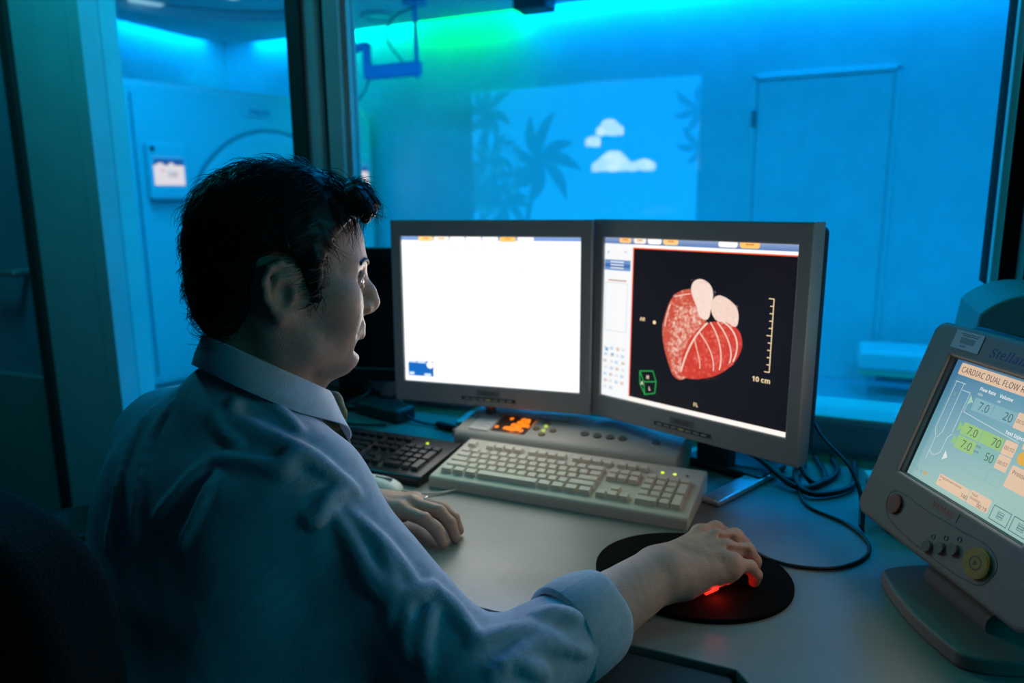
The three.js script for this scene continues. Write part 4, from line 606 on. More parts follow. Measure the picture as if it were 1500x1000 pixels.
// ───────────────────────── signed-distance modelling ─────────────────────────
class Field {
  constructor() { this.p = []; }
  // round cone a-b; k = blend width; op 0 join, 1 carve
  cap(a, b, ra, rb = ra, k = 0.02, op = 0) { const c = [(a[0] + b[0]) / 2, (a[1] + b[1]) / 2, (a[2] + b[2]) / 2]; this.p.push({ t: 0, a, v: [b[0] - a[0], b[1] - a[1], b[2] - a[2]], l2: Math.max(1e-9, (b[0] - a[0]) ** 2 + (b[1] - a[1]) ** 2 + (b[2] - a[2]) ** 2), ra, rb, k, op, c, R: Math.hypot(b[0] - a[0], b[1] - a[1], b[2] - a[2]) / 2 + Math.max(ra, rb) }); return this; }
  line(pts, ra, rb = ra, k = 0.02, op = 0) { const n = pts.length - 1; for (let i = 0; i < n; i++) this.cap(pts[i], pts[i + 1], ra + (rb - ra) * i / n, ra + (rb - ra) * (i + 1) / n, k, op); return this; }
  ridge(pts, r, k = 0.02, op = 0) { const n = pts.length - 1; for (let i = 0; i < n; i++) { const w = t => r * (0.35 + 0.65 * Math.sin(Math.PI * Math.min(1, Math.max(0, t)))); this.cap(pts[i], pts[i + 1], w(i / n), w((i + 1) / n), k, op); } return this; }
  ell(c, r, k = 0.02, op = 0) { this.p.push({ t: 1, c, r, k, op, R: Math.max(...r) }); return this; }
  warp(fn) { this.w = fn; return this; }
  at(x, y, z) {
    let d = 1;
    for (const q of this.p) {
      const cx = x - q.c[0], cy = y - q.c[1], cz = z - q.c[2], far = Math.sqrt(cx * cx + cy * cy + cz * cz) - q.R;
      if (q.op === 0 ? far > d + q.k : far > q.k - d) continue;
      let e;
      if (q.t === 0) { const a = q.a, v = q.v, px = x - a[0], py = y - a[1], pz = z - a[2]; let h = (px * v[0] + py * v[1] + pz * v[2]) / q.l2; h = h < 0 ? 0 : h > 1 ? 1 : h; const ex = px - v[0] * h, ey = py - v[1] * h, ez = pz - v[2] * h; e = Math.sqrt(ex * ex + ey * ey + ez * ez) - (q.ra + (q.rb - q.ra) * h); }
      else { const r = q.r, ax = cx / r[0], ay = cy / r[1], az = cz / r[2], k0 = Math.sqrt(ax * ax + ay * ay + az * az), bx = ax / r[0], by = ay / r[1], bz = az / r[2], k1 = Math.sqrt(bx * bx + by * by + bz * bz); e = k1 > 1e-9 ? k0 * (k0 - 1) / k1 : -Math.min(...r); }
      if (q.op === 0) { const h = Math.max(q.k - Math.abs(d - e), 0) / q.k; d = Math.min(d, e) - h * h * q.k * 0.25; }
      else { const h = Math.max(q.k - Math.abs(-d - e), 0) / q.k; d = -(Math.min(-d, e) - h * h * q.k * 0.25); }
    }
    return this.w ? this.w(d, x, y, z) : d;
  }
}
function nets(f, lo, hi, cell) {                       // naive surface nets, skipping blocks far from the surface
  const n = [0, 1, 2].map(i => Math.ceil((hi[i] - lo[i]) / cell) + 1), [nx, ny, nz] = n, g = new Float32Array(nx * ny * nz), B = 6, ev = typeof f === 'function' ? f : (x, y, z) => f.at(x, y, z);
  for (let bz = 0; bz < nz; bz += B) for (let by = 0; by < ny; by += B) for (let bx = 0; bx < nx; bx += B) {
    const d0 = ev(lo[0] + (bx + B / 2) * cell, lo[1] + (by + B / 2) * cell, lo[2] + (bz + B / 2) * cell), skip = Math.abs(d0) > B * cell * 1.35;
    for (let z = bz; z < Math.min(bz + B, nz); z++) for (let y = by; y < Math.min(by + B, ny); y++) for (let x = bx; x < Math.min(bx + B, nx); x++) g[(z * ny + y) * nx + x] = skip ? d0 : ev(lo[0] + x * cell, lo[1] + y * cell, lo[2] + z * cell);
  }
  const id = new Int32Array(nx * ny * nz).fill(-1), pos = [], idx = [], E = [[0, 1], [0, 2], [0, 4], [1, 3], [1, 5], [2, 3], [2, 6], [3, 7], [4, 5], [4, 6], [5, 7], [6, 7]];
  for (let z = 0; z < nz - 1; z++) for (let y = 0; y < ny - 1; y++) for (let x = 0; x < nx - 1; x++) {
    const o = (z * ny + y) * nx + x, c = [g[o], g[o + 1], g[o + nx], g[o + nx + 1], g[o + nx * ny], g[o + nx * ny + 1], g[o + nx * ny + nx], g[o + nx * ny + nx + 1]];
    let m = 0; for (let i = 0; i < 8; i++) if (c[i] < 0) m |= 1 << i; if (m === 0 || m === 255) continue;
    let sx = 0, sy = 0, sz = 0, k = 0;
    for (const [a, b] of E) if ((c[a] < 0) !== (c[b] < 0)) { const t = c[a] / (c[a] - c[b]); sx += (a & 1) + t * ((b & 1) - (a & 1)); sy += (a >> 1 & 1) + t * ((b >> 1 & 1) - (a >> 1 & 1)); sz += (a >> 2) + t * ((b >> 2) - (a >> 2)); k++; }
    id[o] = pos.length / 3; pos.push(lo[0] + (x + sx / k) * cell, lo[1] + (y + sy / k) * cell, lo[2] + (z + sz / k) * cell);
  }
  const S = [1, nx, nx * ny];
  for (let z = 1; z < nz - 1; z++) for (let y = 1; y < ny - 1; y++) for (let x = 1; x < nx - 1; x++) {
    const o = (z * ny + y) * nx + x;
    for (let a = 0; a < 3; a++) { const s0 = g[o] < 0, s1 = g[o + S[a]] < 0; if (s0 === s1) continue; const u = S[(a + 1) % 3], v = S[(a + 2) % 3], q = [id[o], id[o - u], id[o - u - v], id[o - v]]; if (q.some(i => i < 0)) continue; if (s0) idx.push(q[0], q[1], q[2], q[0], q[2], q[3]); else idx.push(q[0], q[2], q[1], q[0], q[3], q[2]); }
  }
  const geo = new THREE.BufferGeometry(); geo.setAttribute('position', new THREE.Float32BufferAttribute(pos, 3)); geo.setIndex(idx); geo.computeVertexNormals();
  return geo;
}
const fbm = (x, y, z) => Math.sin(x * 1.0 + 1.7 * Math.sin(y * 0.83 + z * 0.4)) * Math.sin(y * 1.1 + 1.3 * Math.sin(z * 0.9 - x * 0.35)) * Math.sin(z * 0.95 + 1.5 * Math.sin(x * 0.7 + y * 0.5));
function uvLin(g) { const p = g.attributes.position, uv = new Float32Array(p.count * 2); for (let i = 0; i < p.count; i++) { uv[2 * i] = p.getX(i) * 0.95 + p.getZ(i) * 0.63; uv[2 * i + 1] = p.getY(i) * 0.9 + p.getZ(i) * 0.52 - p.getX(i) * 0.21; } g.setAttribute('uv', new THREE.BufferAttribute(uv, 2)); return g; }
const sub = (a, b) => [a[0] - b[0], a[1] - b[1], a[2] - b[2]], add = (a, b, k = 1) => [a[0] + b[0] * k, a[1] + b[1] * k, a[2] + b[2] * k];

// ───────────────────────── the seated man ─────────────────────────
const MAN = thing('person', 'dark-haired man in light blue shirt seated at desk facing monitors', 'person', [-0.66, 0, -0.45]);
const toMan = g => g.translate(0.66, 0, 0.45);
// skeleton, room coordinates
const NB = [-0.636, 0.985, -0.622], SR = [-0.516, 0.899, -0.596], SL = [-0.788, 0.912, -0.652], ER = [-0.300, 0.745, -0.572], EL = [-0.870, 0.785, -0.735];
const WR = [-0.179, 0.771, -0.828], WL = [-0.668, 0.762, -0.870];
const tR = [0.990, 0, 0.139], tF = [0.139, 0, -0.990];            // torso right and forward
const across = (c, w) => [add(c, tR, -w), add(c, tR, w)];
const SPINE = [[-0.643, 0.90, -0.603], [-0.646, 0.84, -0.592], [-0.648, 0.75, -0.570], [-0.650, 0.64, -0.535], [-0.652, 0.54, -0.505]];
// head frame
const HO = [-0.6031, 1.1281, -0.665], hyaw = 41.36 * D, hpit = -4.72 * D, hrol = -1.2 * D;
const hF = V(Math.sin(hyaw) * Math.cos(hpit), Math.sin(hpit), -Math.cos(hyaw) * Math.cos(hpit)), hR0 = V(Math.cos(hyaw), 0, Math.sin(hyaw)), hU0 = hR0.clone().cross(hF);
const hR = hR0.clone().multiplyScalar(Math.cos(hrol)).addScaledVector(hU0, Math.sin(hrol)), hU = hU0.clone().multiplyScalar(Math.cos(hrol)).addScaledVector(hR0, -Math.sin(hrol));
const headM = new THREE.Matrix4().makeBasis(hR, hU, hF.clone()).setPosition(...HO);   // local x right, y up, z forward (mirrored basis keeps handedness below)
const H3 = (x, y, z) => { const p = V(x, y, z).applyMatrix4(headM); return [p.x, p.y, p.z]; };
const headInv = headM.clone().invert();
function placeHead(geo) {                               // head-local geometry to room; the basis is left-handed, so flip faces
  geo.applyMatrix4(headM);
  if (headM.determinant() < 0) { const i = geo.index.array; for (let k = 0; k < i.length; k += 3) { const t = i[k]; i[k] = i[k + 1]; i[k + 1] = t; } geo.computeVertexNormals(); }
  return geo;
}
const inHead = p => { const q = V(...p).applyMatrix4(headInv); return [q.x, q.y, q.z]; };
const hf = new Field();
hf.ell([0, 0.044, -0.004], [0.074, 0.086, 0.092], 0.02).ell([0, 0.045, 0.036], [0.063, 0.052, 0.058], 0.03).ell([0, -0.02, 0.03], [0.062, 0.075, 0.062], 0.03);
for (const s of [-1, 1]) {
  hf.cap([s * 0.056, -0.03, 0.0], [s * 0.048, -0.066, 0.022], 0.018, 0.017, 0.03).cap([s * 0.046, -0.064, 0.022], [s * 0.015, -0.089, 0.074], 0.017, 0.0145, 0.03);
  hf.ell([s * 0.05, -0.008, 0.058], [0.019, 0.016, 0.022], 0.03).ell([s * 0.036, -0.034, 0.066], [0.02, 0.026, 0.02], 0.03);
  hf.cap([s * 0.012, 0.0285, 0.0885], [s * 0.044, 0.028, 0.071], 0.0085, 0.008, 0.018);
}
hf.cap([0, -0.087, 0.073], [0, -0.084, 0.079], 0.0175, 0.0155, 0.02);
hf.ell([0, -0.05, 0.072], [0.031, 0.03, 0.025], 0.02);
for (const s of [-1, 1]) hf.ell([s * 0.033, 0.0100, 0.102], [0.0175, 0.0125, 0.0215], 0.010, 1);
hf.cap([0, 0.02, 0.0885], [0, -0.008, 0.106], 0.0075, 0.0085, 0.016).cap([0, -0.008, 0.106], [0, -0.0205, 0.1125], 0.0085, 0.0098, 0.012).ell([0, -0.0285, 0.1035], [0.0085, 0.007, 0.009], 0.01);
for (const s of [-1, 1]) hf.ell([s * 0.0125, -0.0255, 0.0985], [0.0075, 0.0075, 0.01], 0.008).ell([s * 0.0062, -0.0352, 0.1035], [0.0028, 0.0022, 0.004], 0.003, 1);
const surfZ = (x, y) => { let z = 0.16; for (let i = 0; i < 60; i++) { const d = hf.at(x, y, z); if (d < 0.0002) break; z -= d * 0.8; } return z; };
// lips with a slight smile, mouth line, chin fold
hf.line([[-0.025, -0.0505, 0.082], [-0.012, -0.0482, 0.0945], [0, -0.0486, 0.0975], [0.012, -0.0482, 0.0945], [0.025, -0.0505, 0.082]], 0.0052, 0.0052, 0.008);
hf.line([[-0.023, -0.0545, 0.082], [-0.01, -0.0592, 0.0945], [0, -0.0598, 0.0965], [0.01, -0.0592, 0.0945], [0.023, -0.0545, 0.082]], 0.0055, 0.0055, 0.008);
hf.line([[-0.03, -0.0505, 0.079], [-0.013, -0.0535, 0.0965], [0, -0.0542, 0.1005], [0.013, -0.0535, 0.0965], [0.03, -0.0505, 0.079]], 0.0014, 0.0014, 0.003, 1);
hf.line([[-0.016, -0.0735, 0.092], [0, -0.0755, 0.0985], [0.016, -0.0735, 0.092]], 0.005, 0.005, 0.012, 1);
for (const s of [-1, 1]) {
  hf.line([[0.020, -0.031], [0.029, -0.041], [0.036, -0.053]].map(([x, y]) => [s * x, y, surfZ(x, y) + 0.0016]), 0.0026, 0.0026, 0.008, 1);        // smile crease
  // eyelids round the eyeball
  const lid = (el, r) => { const q = []; for (let a = -60; a <= 60; a += 20) { const A = a * D, e = el * D * Math.cos(A * 1.1); q.push([s * 0.032 + Math.sin(A) * Math.cos(e) * r, 0.0095 + Math.sin(e) * r, 0.0800 + Math.cos(A) * Math.cos(e) * r]); } return q; };
  hf.line(lid(34, 0.0132), 0.0024, 0.0024, 0.004).line(lid(-30, 0.0130), 0.0020, 0.0020, 0.004);
  // ear
  const e = (z, y, o = 0) => [s * (0.0735 + 0.26 * Math.max(0, 0.012 - z) + o), y * 0.88 - 0.001, z * 0.86];
  hf.ell([s * 0.0775, 0.001, -0.005], [0.006, 0.024, 0.0145], 0.01);
  hf.line([e(0.010, 0.004), e(0.012, 0.016), e(0.004, 0.029), e(-0.009, 0.0345), e(-0.021, 0.029), e(-0.0275, 0.013), e(-0.0245, -0.006), e(-0.016, -0.020), e(-0.006, -0.030)], 0.0042, 0.0045, 0.004);
  hf.cap(e(-0.007, -0.0295, -0.001), e(0.004, -0.029, -0.001), 0.0068, 0.0056, 0.008);
  hf.line([e(0.0, 0.022, -0.001), e(-0.011, 0.016), e(-0.0145, 0.002), e(-0.011, -0.012), e(-0.001, -0.018)], 0.0036, 0.0036, 0.004);
  hf.ell(e(-0.0035, -0.002, 0.006), [0.008, 0.0125, 0.009], 0.005, 1).ell(e(-0.018, 0.012, 0.005), [0.003, 0.012, 0.003], 0.003, 1);
  hf.ell(e(0.0085, -0.003, 0.0), [0.005, 0.007, 0.004], 0.004);
}
// neck in head space down to the collar
{
  const nb = inHead(add(NB, [0.006, -0.03, -0.012]));
  hf.cap([0, -0.035, -0.02], nb, 0.052, 0.062, 0.03);
  for (const s of [-1, 1]) hf.cap([s * 0.055, -0.045, -0.012], add(nb, [s * 0.012, 0, 0.055]), 0.012, 0.010, 0.025);
  hf.cap([0, -0.105, 0.045], add(nb, [0, 0.02, 0.055]), 0.016, 0.014, 0.03);
}
hf.warp((d, x, y, z) => d + 0.0003 * fbm(x * 160, y * 150, z * 170));
const headGeo = placeHead(nets(hf, [-0.105, -0.2, -0.125], [0.105, 0.15, 0.135], 0.0024));
// right hand on the mouse
const dH = [0.55, 0, -0.835], rH = [0.835, 0, 0.55], MC = [-0.128, 0.791, -0.905];
const hp = (fw, rt, up) => [MC[0] + dH[0] * fw + rH[0] * rt, MC[1] + up, MC[2] + dH[2] * fw + rH[2] * rt];
const handR = new Field();
{
  const k = 0.012;
  const mcp = [hp(0.000, -0.025, -0.003), hp(0, 0, 0), hp(-0.004, 0.020, -0.005), hp(-0.012, 0.038, -0.013)];
  handR.cap(ER, WR, 0.046, 0.029, 0.02).cap(add(ER, [0, -0.004, 0]), add(WR, rH, -0.006), 0.046, 0.024, 0.02).cap(add(WR, rH, 0.008), hp(-0.075, 0.012, -0.028), 0.024, 0.022, 0.02);
  mcp.forEach((m, i) => handR.cap(add(WR, rH, -0.012 + i * 0.009), add(m, [0, -0.006, 0]), 0.021 - i * 0.001, [0.0135, 0.0138, 0.013, 0.0118][i], 0.016).cap(m, m, 0.0116, 0.0116, 0.01));
  handR.cap(hp(-0.06, -0.006, -0.026), hp(-0.02, 0.012, -0.020), 0.021, 0.017, 0.02).cap(hp(-0.07, 0.016, -0.030), hp(-0.02, 0.032, -0.023), 0.0155, 0.0125, 0.02);
  const fingers = [[[0.030, -0.027, -0.004], [0.050, -0.026, -0.018], [0.064, -0.024, -0.028]], [[0.037, 0.0, -0.006], [0.056, 0.0, -0.024], [0.063, 0.0, -0.039]], [[0.032, 0.024, -0.014], [0.047, 0.024, -0.033], [0.047, 0.023, -0.046]], [[0.014, 0.044, -0.023], [0.026, 0.044, -0.037], [0.027, 0.042, -0.048]]];
  fingers.forEach((f, i) => { const pts = [mcp[i], ...f.map(q => hp(...q))], r = [0.0103, 0.0105, 0.0098, 0.0088][i]; handR.cap(pts[0], pts[1], r * 1.06, r, 0.006).cap(pts[1], pts[2], r * 1.02, r * 0.92, 0.004).cap(pts[2], pts[3], r * 0.92, r * 0.82, 0.004); });
  handR.line([hp(-0.066, -0.022, -0.026), hp(-0.03, -0.042, -0.034), hp(0.0, -0.044, -0.042), hp(0.026, -0.040, -0.044)], 0.014, 0.0088, 0.012);
  // tendons and skin folds
  for (let i = 0; i < 4; i++) handR.cap(hp(-0.055, -0.008 + i * 0.005, 0.0), add(mcp[i], [0, 0.004, 0]), 0.0028, 0.0032, 0.012);
  for (let i = 0; i < 3; i++) handR.cap(add(add(mcp[i], sub(mcp[i + 1], mcp[i]), 0.5), [0, 0.007, 0]), hp(0.02, -0.014 + i * 0.023, 0.006 - i * 0.009), 0.004, 0.005, 0.008, 1);
}
handR.warp((d, x, y, z) => d + 0.0004 * fbm(x * 150, y * 170, z * 150));
const handRGeo = nets(handR, [-0.36, 0.695, -1.0], [-0.05, 0.83, -0.52], 0.0024);
// left hand resting on the desk
const handL = new Field();
{
  const mcp = [[-0.577, 0.770, -0.862], [-0.570, 0.773, -0.883], [-0.576, 0.769, -0.902], [-0.588, 0.762, -0.920]];
  handL.cap(EL, WL, 0.044, 0.028, 0.02).cap(EL, add(WL, [0, -0.002, 0.014]), 0.044, 0.024, 0.02);
  mcp.forEach((m, i) => handL.cap(add(WL, [0.004, 0, 0.014 - i * 0.010]), add(m, [0, -0.005, 0]), 0.019, [0.0135, 0.0135, 0.0128, 0.0115][i], 0.016).cap(m, m, 0.0112, 0.0112, 0.01));
  const fg = [[[-0.530, 0.768, -0.852], [-0.511, 0.755, -0.852], [-0.500, 0.7385, -0.850]], [[-0.520, 0.772, -0.876], [-0.502, 0.757, -0.876], [-0.492, 0.7385, -0.873]], [[-0.528, 0.768, -0.897], [-0.508, 0.755, -0.899], [-0.498, 0.7385, -0.895]], [[-0.549, 0.758, -0.917], [-0.530, 0.750, -0.923], [-0.518, 0.738, -0.921]]];
  fg.forEach((f, i) => { const pts = [mcp[i], ...f], r = [0.0098, 0.0102, 0.0096, 0.0085][i]; handL.cap(pts[0], pts[1], r * 1.06, r, 0.006).cap(pts[1], pts[2], r * 1.02, r * 0.92, 0.004).cap(pts[2], pts[3], r * 0.92, r * 0.8, 0.004); });
  handL.line([[-0.645, 0.762, -0.856], [-0.605, 0.755, -0.836], [-0.570, 0.747, -0.828], [-0.540, 0.7415, -0.828]], 0.015, 0.0088, 0.012);
  for (let i = 0; i < 4; i++) handL.cap([-0.63, 0.777, -0.862 - i * 0.009], add(mcp[i], [0, 0.004, 0]), 0.0026, 0.003, 0.012);
}
handL.warp((d, x, y, z) => d + 0.0004 * fbm(x * 150, y * 170, z * 150));
const handLGeo = nets(handL, [-0.95, 0.72, -0.96], [-0.47, 0.86, -0.66], 0.0024);
// trunk and thighs under the clothes (coarse), joined to neck and arms
const trunk = new Field();
SPINE.forEach((c, i) => trunk.cap(...across(c, [0.06, 0.07, 0.06, 0.06, 0.07][i]), [0.06, 0.075, 0.085, 0.09, 0.095][i], undefined, 0.05));
trunk.cap(NB, SPINE[0], 0.055, 0.06, 0.03).cap(SR, ER, 0.046, 0.04, 0.03).cap(SL, EL, 0.046, 0.04, 0.03).cap(SR, SL, 0.045, 0.045, 0.03);
const trunkGeo = nets(trunk, [-0.97, 0.4, -0.82], [-0.2, 1.05, -0.28], 0.014);

// skin colour: vertex colours for lips, brows, stubble (pigment and hair of the skin)
function skinColors(geo, head) {
  const p = geo.attributes.position, c = new Float32Array(p.count * 3);
  for (let i = 0; i < p.count; i++) {
    const x = p.getX(i), y = p.getY(i), z = p.getZ(i), n = 1 + 0.06 * fbm(x * 60, y * 55, z * 65) + 0.05 * fbm(x * 260, y * 240, z * 250);
    let col = [0.5 * n, 0.275 * n, 0.205 * n];
    const mix = (t, k) => { k = Math.max(0, Math.min(1, k)); for (let a = 0; a < 3; a++) col[a] = col[a] * (1 - k) + t[a] * k; };
    if (head) {
      const [lx, ly, lz] = inHead([x, y, z]), ax = Math.abs(lx);
      const grain = 0.5 + 0.5 * fbm(x * 900, y * 870, z * 880);
      if (ly < -0.02 && ly > -0.125 && lz > 0.0) mix([0.24, 0.175, 0.155], (0.3 + 0.4 * grain) * Math.min(1, (-0.02 - ly) / 0.02) * Math.min(1, lz / 0.025) * (ax < 0.02 && ly > -0.04 ? 0.5 : 1));
      if (Math.abs(ly + 0.0492) < 0.0032 && ax < 0.021 && lz > 0.085 || Math.abs(ly + 0.0592) < 0.0038 && ax < 0.019 && lz > 0.085) mix([0.42, 0.17, 0.15], 0.75);
      const by = 0.0295 + 0.004 * Math.sin((ax - 0.012) / 0.034 * 3.14); if (Math.abs(ly - by) < 0.0045 && ax > 0.013 && ax < 0.05 && lz > 0.06) mix([0.02, 0.015, 0.012], 0.65 + 0.35 * grain);
      if (ax > 0.07 && lz < 0.02 && lz > -0.035 && Math.abs(ly) < 0.045) mix([0.52, 0.25, 0.19], 0.5);
    }
    c.set(col, 3 * i);
  }
  geo.setAttribute('color', new THREE.BufferAttribute(c, 3)); return geo;
}
const skinMat = new THREE.MeshPhysicalMaterial({ color: 0xffffff, vertexColors: true, roughness: 0.48, specularIntensity: 0.7, bumpMap: rep(grainT, 22), bumpScale: 0.0003 });
const bodyGeo = mergeGeometries([skinColors(headGeo, true), skinColors(handRGeo), skinColors(handLGeo), skinColors(trunkGeo)]);
part('body', toMan(uvLin(bodyGeo)), skinMat, MAN);
for (const s of [-1, 1]) {
  const c = H3(s * 0.032, 0.0095, 0.0800), e = part('eye', toMan(new THREE.SphereGeometry(0.0124, 24, 16).translate(...c)), phys([0.62, 0.6, 0.58], 0.15, { clearcoat: 0.6 }), MAN);
  const q = H3(s * 0.032 + 0.002, 0.0085, 0.0903), dir = V(...sub(q, c)).normalize();
  part('iris', toMan(new THREE.SphereGeometry(0.0062, 18, 12, 0, 6.2832, 0, 1.1).applyQuaternion(new THREE.Quaternion().setFromUnitVectors(V(0, 1, 0), dir)).translate(c[0] + dir.x * 0.0073, c[1] + dir.y * 0.0073, c[2] + dir.z * 0.0073)), phys([0.03, 0.018, 0.01], 0.1, { clearcoat: 1 }), e);
}
for (const s of [-1, 1]) part('eyebrow', toMan(placeHead(new THREE.TubeGeometry(new THREE.CatmullRomCurve3([[0.013, 0.0285], [0.022, 0.0325], [0.034, 0.034], [0.047, 0.0305]].map(([x, y]) => V(s * x, y, surfZ(x, y) - 0.0006))), 24, 0.0027, 8))), phys([0.012, 0.009, 0.007], 0.7), MAN);
// hair: clipped shell, front quiff, then thousands of short strands
const polyHair = [[0.077, 0.085], [0.064, 0.072], [0.050, 0.056], [0.043, 0.034], [0.041, 0.008], [0.040, -0.012], [0.024, -0.014], [0.0185, 0.012], [0.010, 0.036], [-0.010, 0.043], [-0.028, 0.034], [-0.036, 0.006], [-0.036, -0.03], [-0.05, -0.058], [-0.075, -0.071], [-0.16, -0.08], [-0.17, 0.22], [0.15, 0.22], [0.15, 0.1], [0.1, 0.088]];
function polyDist(z, y) {
  let d = 1e9, inside = false; const P = polyHair, n = P.length;
  for (let i = 0, j = n - 1; i < n; j = i++) { const [ax, ay] = P[j], [bx, by] = P[i], ex = bx - ax, ey = by - ay, h = Math.max(0, Math.min(1, ((z - ax) * ex + (y - ay) * ey) / (ex * ex + ey * ey))); d = Math.min(d, Math.hypot(z - ax - ex * h, y - ay - ey * h)); if ((ay > y) !== (by > y) && z < (bx - ax) * (y - ay) / (by - ay) + ax) inside = !inside; }
  return inside ? -d : d;
}
const hairF = new Field();
hairF.ell([0, 0.050, -0.004], [0.0815, 0.0885, 0.098], 0.02).ell([0, 0.075, 0.035], [0.066, 0.05, 0.058], 0.03).ell([0, -0.01, -0.047], [0.062, 0.062, 0.05], 0.03).cap([-0.071, 0.035, 0.03], [-0.068, -0.012, 0.032], 0.0095, 0.0075, 0.01).cap([0.071, 0.035, 0.03], [0.068, -0.012, 0.032], 0.0095, 0.0075, 0.01);
const hairEval = (x, y, z) => { const d = hairF.at(x, y, z), c = polyDist(z + 0.15 * Math.max(0, Math.abs(x) - 0.0) * 0, y), k = 0.006, h = Math.max(k - Math.abs(d - c), 0) / k; return Math.max(d, c) + h * h * k * 0.25 + 0.0011 * fbm(x * 210, y * 120, z * 150); };
const hairShell = nets(hairEval, [-0.1, -0.1, -0.13], [0.1, 0.16, 0.115], 0.0026);
const quiff = new Field();
for (const [x, y0, z0, y1, z1, y2, z2, r] of [[0.045, 0.096, 0.05, 0.106, 0.076, 0.094, 0.088, 0.011], [0.025, 0.102, 0.055, 0.113, 0.084, 0.1, 0.098, 0.012], [0.005, 0.104, 0.055, 0.114, 0.084, 0.101, 0.097, 0.012], [-0.02, 0.103, 0.05, 0.112, 0.078, 0.099, 0.09, 0.011], [-0.045, 0.096, 0.045, 0.104, 0.07, 0.09, 0.08, 0.011]]) quiff.line([[x, y0, z0], [x, y1, z1], [x * 1.05, y2, z2], [x * 1.08, y2 - 0.012, z2 + 0.001]], r, r * 0.55, 0.012);
quiff.warp((d, x, y, z) => d + 0.0012 * fbm(x * 260, y * 140, z * 140));
const quiffGeo = nets(quiff, [-0.075, 0.06, 0.03], [0.075, 0.15, 0.14], 0.0025);
function strands(shell, N, len, r) {
  const p = shell.attributes.position, nn = shell.attributes.normal, pos = [], idx = [];
  for (let s = 0; s < N; s++) {
    const i = Math.floor(rnd() * p.count), o = V(p.getX(i), p.getY(i), p.getZ(i)), n = V(nn.getX(i), nn.getY(i), nn.getZ(i));
    if (o.y < -0.085 || o.z > 0.046 && o.y < 0.082 && rnd() < 0.85 || n.dot(V(o.x, o.y - 0.03, o.z).normalize()) < 0.15) continue;
    // flow: from a side parting over the top, back and down
    let f = V(o.x > -0.02 ? 0.7 : -0.7, -0.35, o.z > 0.04 ? 0.55 : -0.75); f.addScaledVector(n, -f.dot(n)).normalize();
    const L = len * (0.5 + rnd()), lift = 0.10 + 0.22 * rnd() * rnd(), side = V().crossVectors(f, n).normalize(), wob = (rnd() - 0.5) * 0.5, b = pos.length / 3, K = 4;
    for (let k = 0; k <= K; k++) {
      const t = k / K, c = o.clone().addScaledVector(f, L * t).addScaledVector(n, L * (lift * Math.sin(t * 2.2) - 0.55 * t * t * 0.4) - 0.001).addScaledVector(side, L * wob * t * t), rr = r * (1 - 0.75 * t);
      for (let j = 0; j < 3; j++) { const a = j / 3 * 6.2832, q = c.clone().addScaledVector(n, Math.cos(a) * rr).addScaledVector(side, Math.sin(a) * rr); pos.push(q.x, q.y, q.z); }
      if (k) for (let j = 0; j < 3; j++) { const a = b + (k - 1) * 3 + j, c2 = b + (k - 1) * 3 + (j + 1) % 3; idx.push(a, a + 3, c2, c2, a + 3, c2 + 3); }
    }
  }
  const g = new THREE.BufferGeometry(); g.setAttribute('position', new THREE.Float32BufferAttribute(pos, 3)); g.setIndex(idx); g.computeVertexNormals(); return g;
}
const hairMat = phys([0.007, 0.006, 0.0055], 0.42, { specularIntensity: 0.6 });
part('hair', toMan(mergeGeometries([strands(hairShell, 5200, 0.03, 0.0005), strands(quiffGeo, 900, 0.02, 0.0005), hairShell, quiffGeo].map(placeHead))), hairMat, MAN);
// ───────────────────────── shirt ─────────────────────────
const shirt = new Field();
SPINE.forEach((c, i) => shirt.cap(...across(c, [0.078, 0.085, 0.075, 0.07, 0.078][i]), [0.078, 0.093, 0.099, 0.102, 0.108][i], undefined, 0.06));
shirt.cap(add(NB, [0, -0.012, 0]), SPINE[0], 0.066, 0.075, 0.04).cap(SR, SL, 0.055, 0.055, 0.05);
shirt.cap(add(NB, [0.02, -0.02, 0.0]), add(SR, [-0.02, 0.014, 0]), 0.05, 0.048, 0.05).cap(add(NB, [-0.02, -0.02, 0]), add(SL, [0.02, 0.014, 0]), 0.05, 0.048, 0.05);
shirt.cap(SR, ER, 0.056, 0.053, 0.035).cap(SL, EL, 0.062, 0.054, 0.035);
shirt.cap([-0.520, 0.80, -0.575], [-0.500, 0.60, -0.545], 0.075, 0.085, 0.05).cap([-0.455, 0.775, -0.580], [-0.440, 0.60, -0.570], 0.065, 0.075, 0.04);
const CU = add(WR, sub(ER, WR), 0.44), CL = add(WL, sub(EL, WL), 0.2);      // where the sleeves end
shirt.cap(ER, CU, 0.058, 0.046, 0.03).cap(EL, CL, 0.054, 0.042, 0.03);
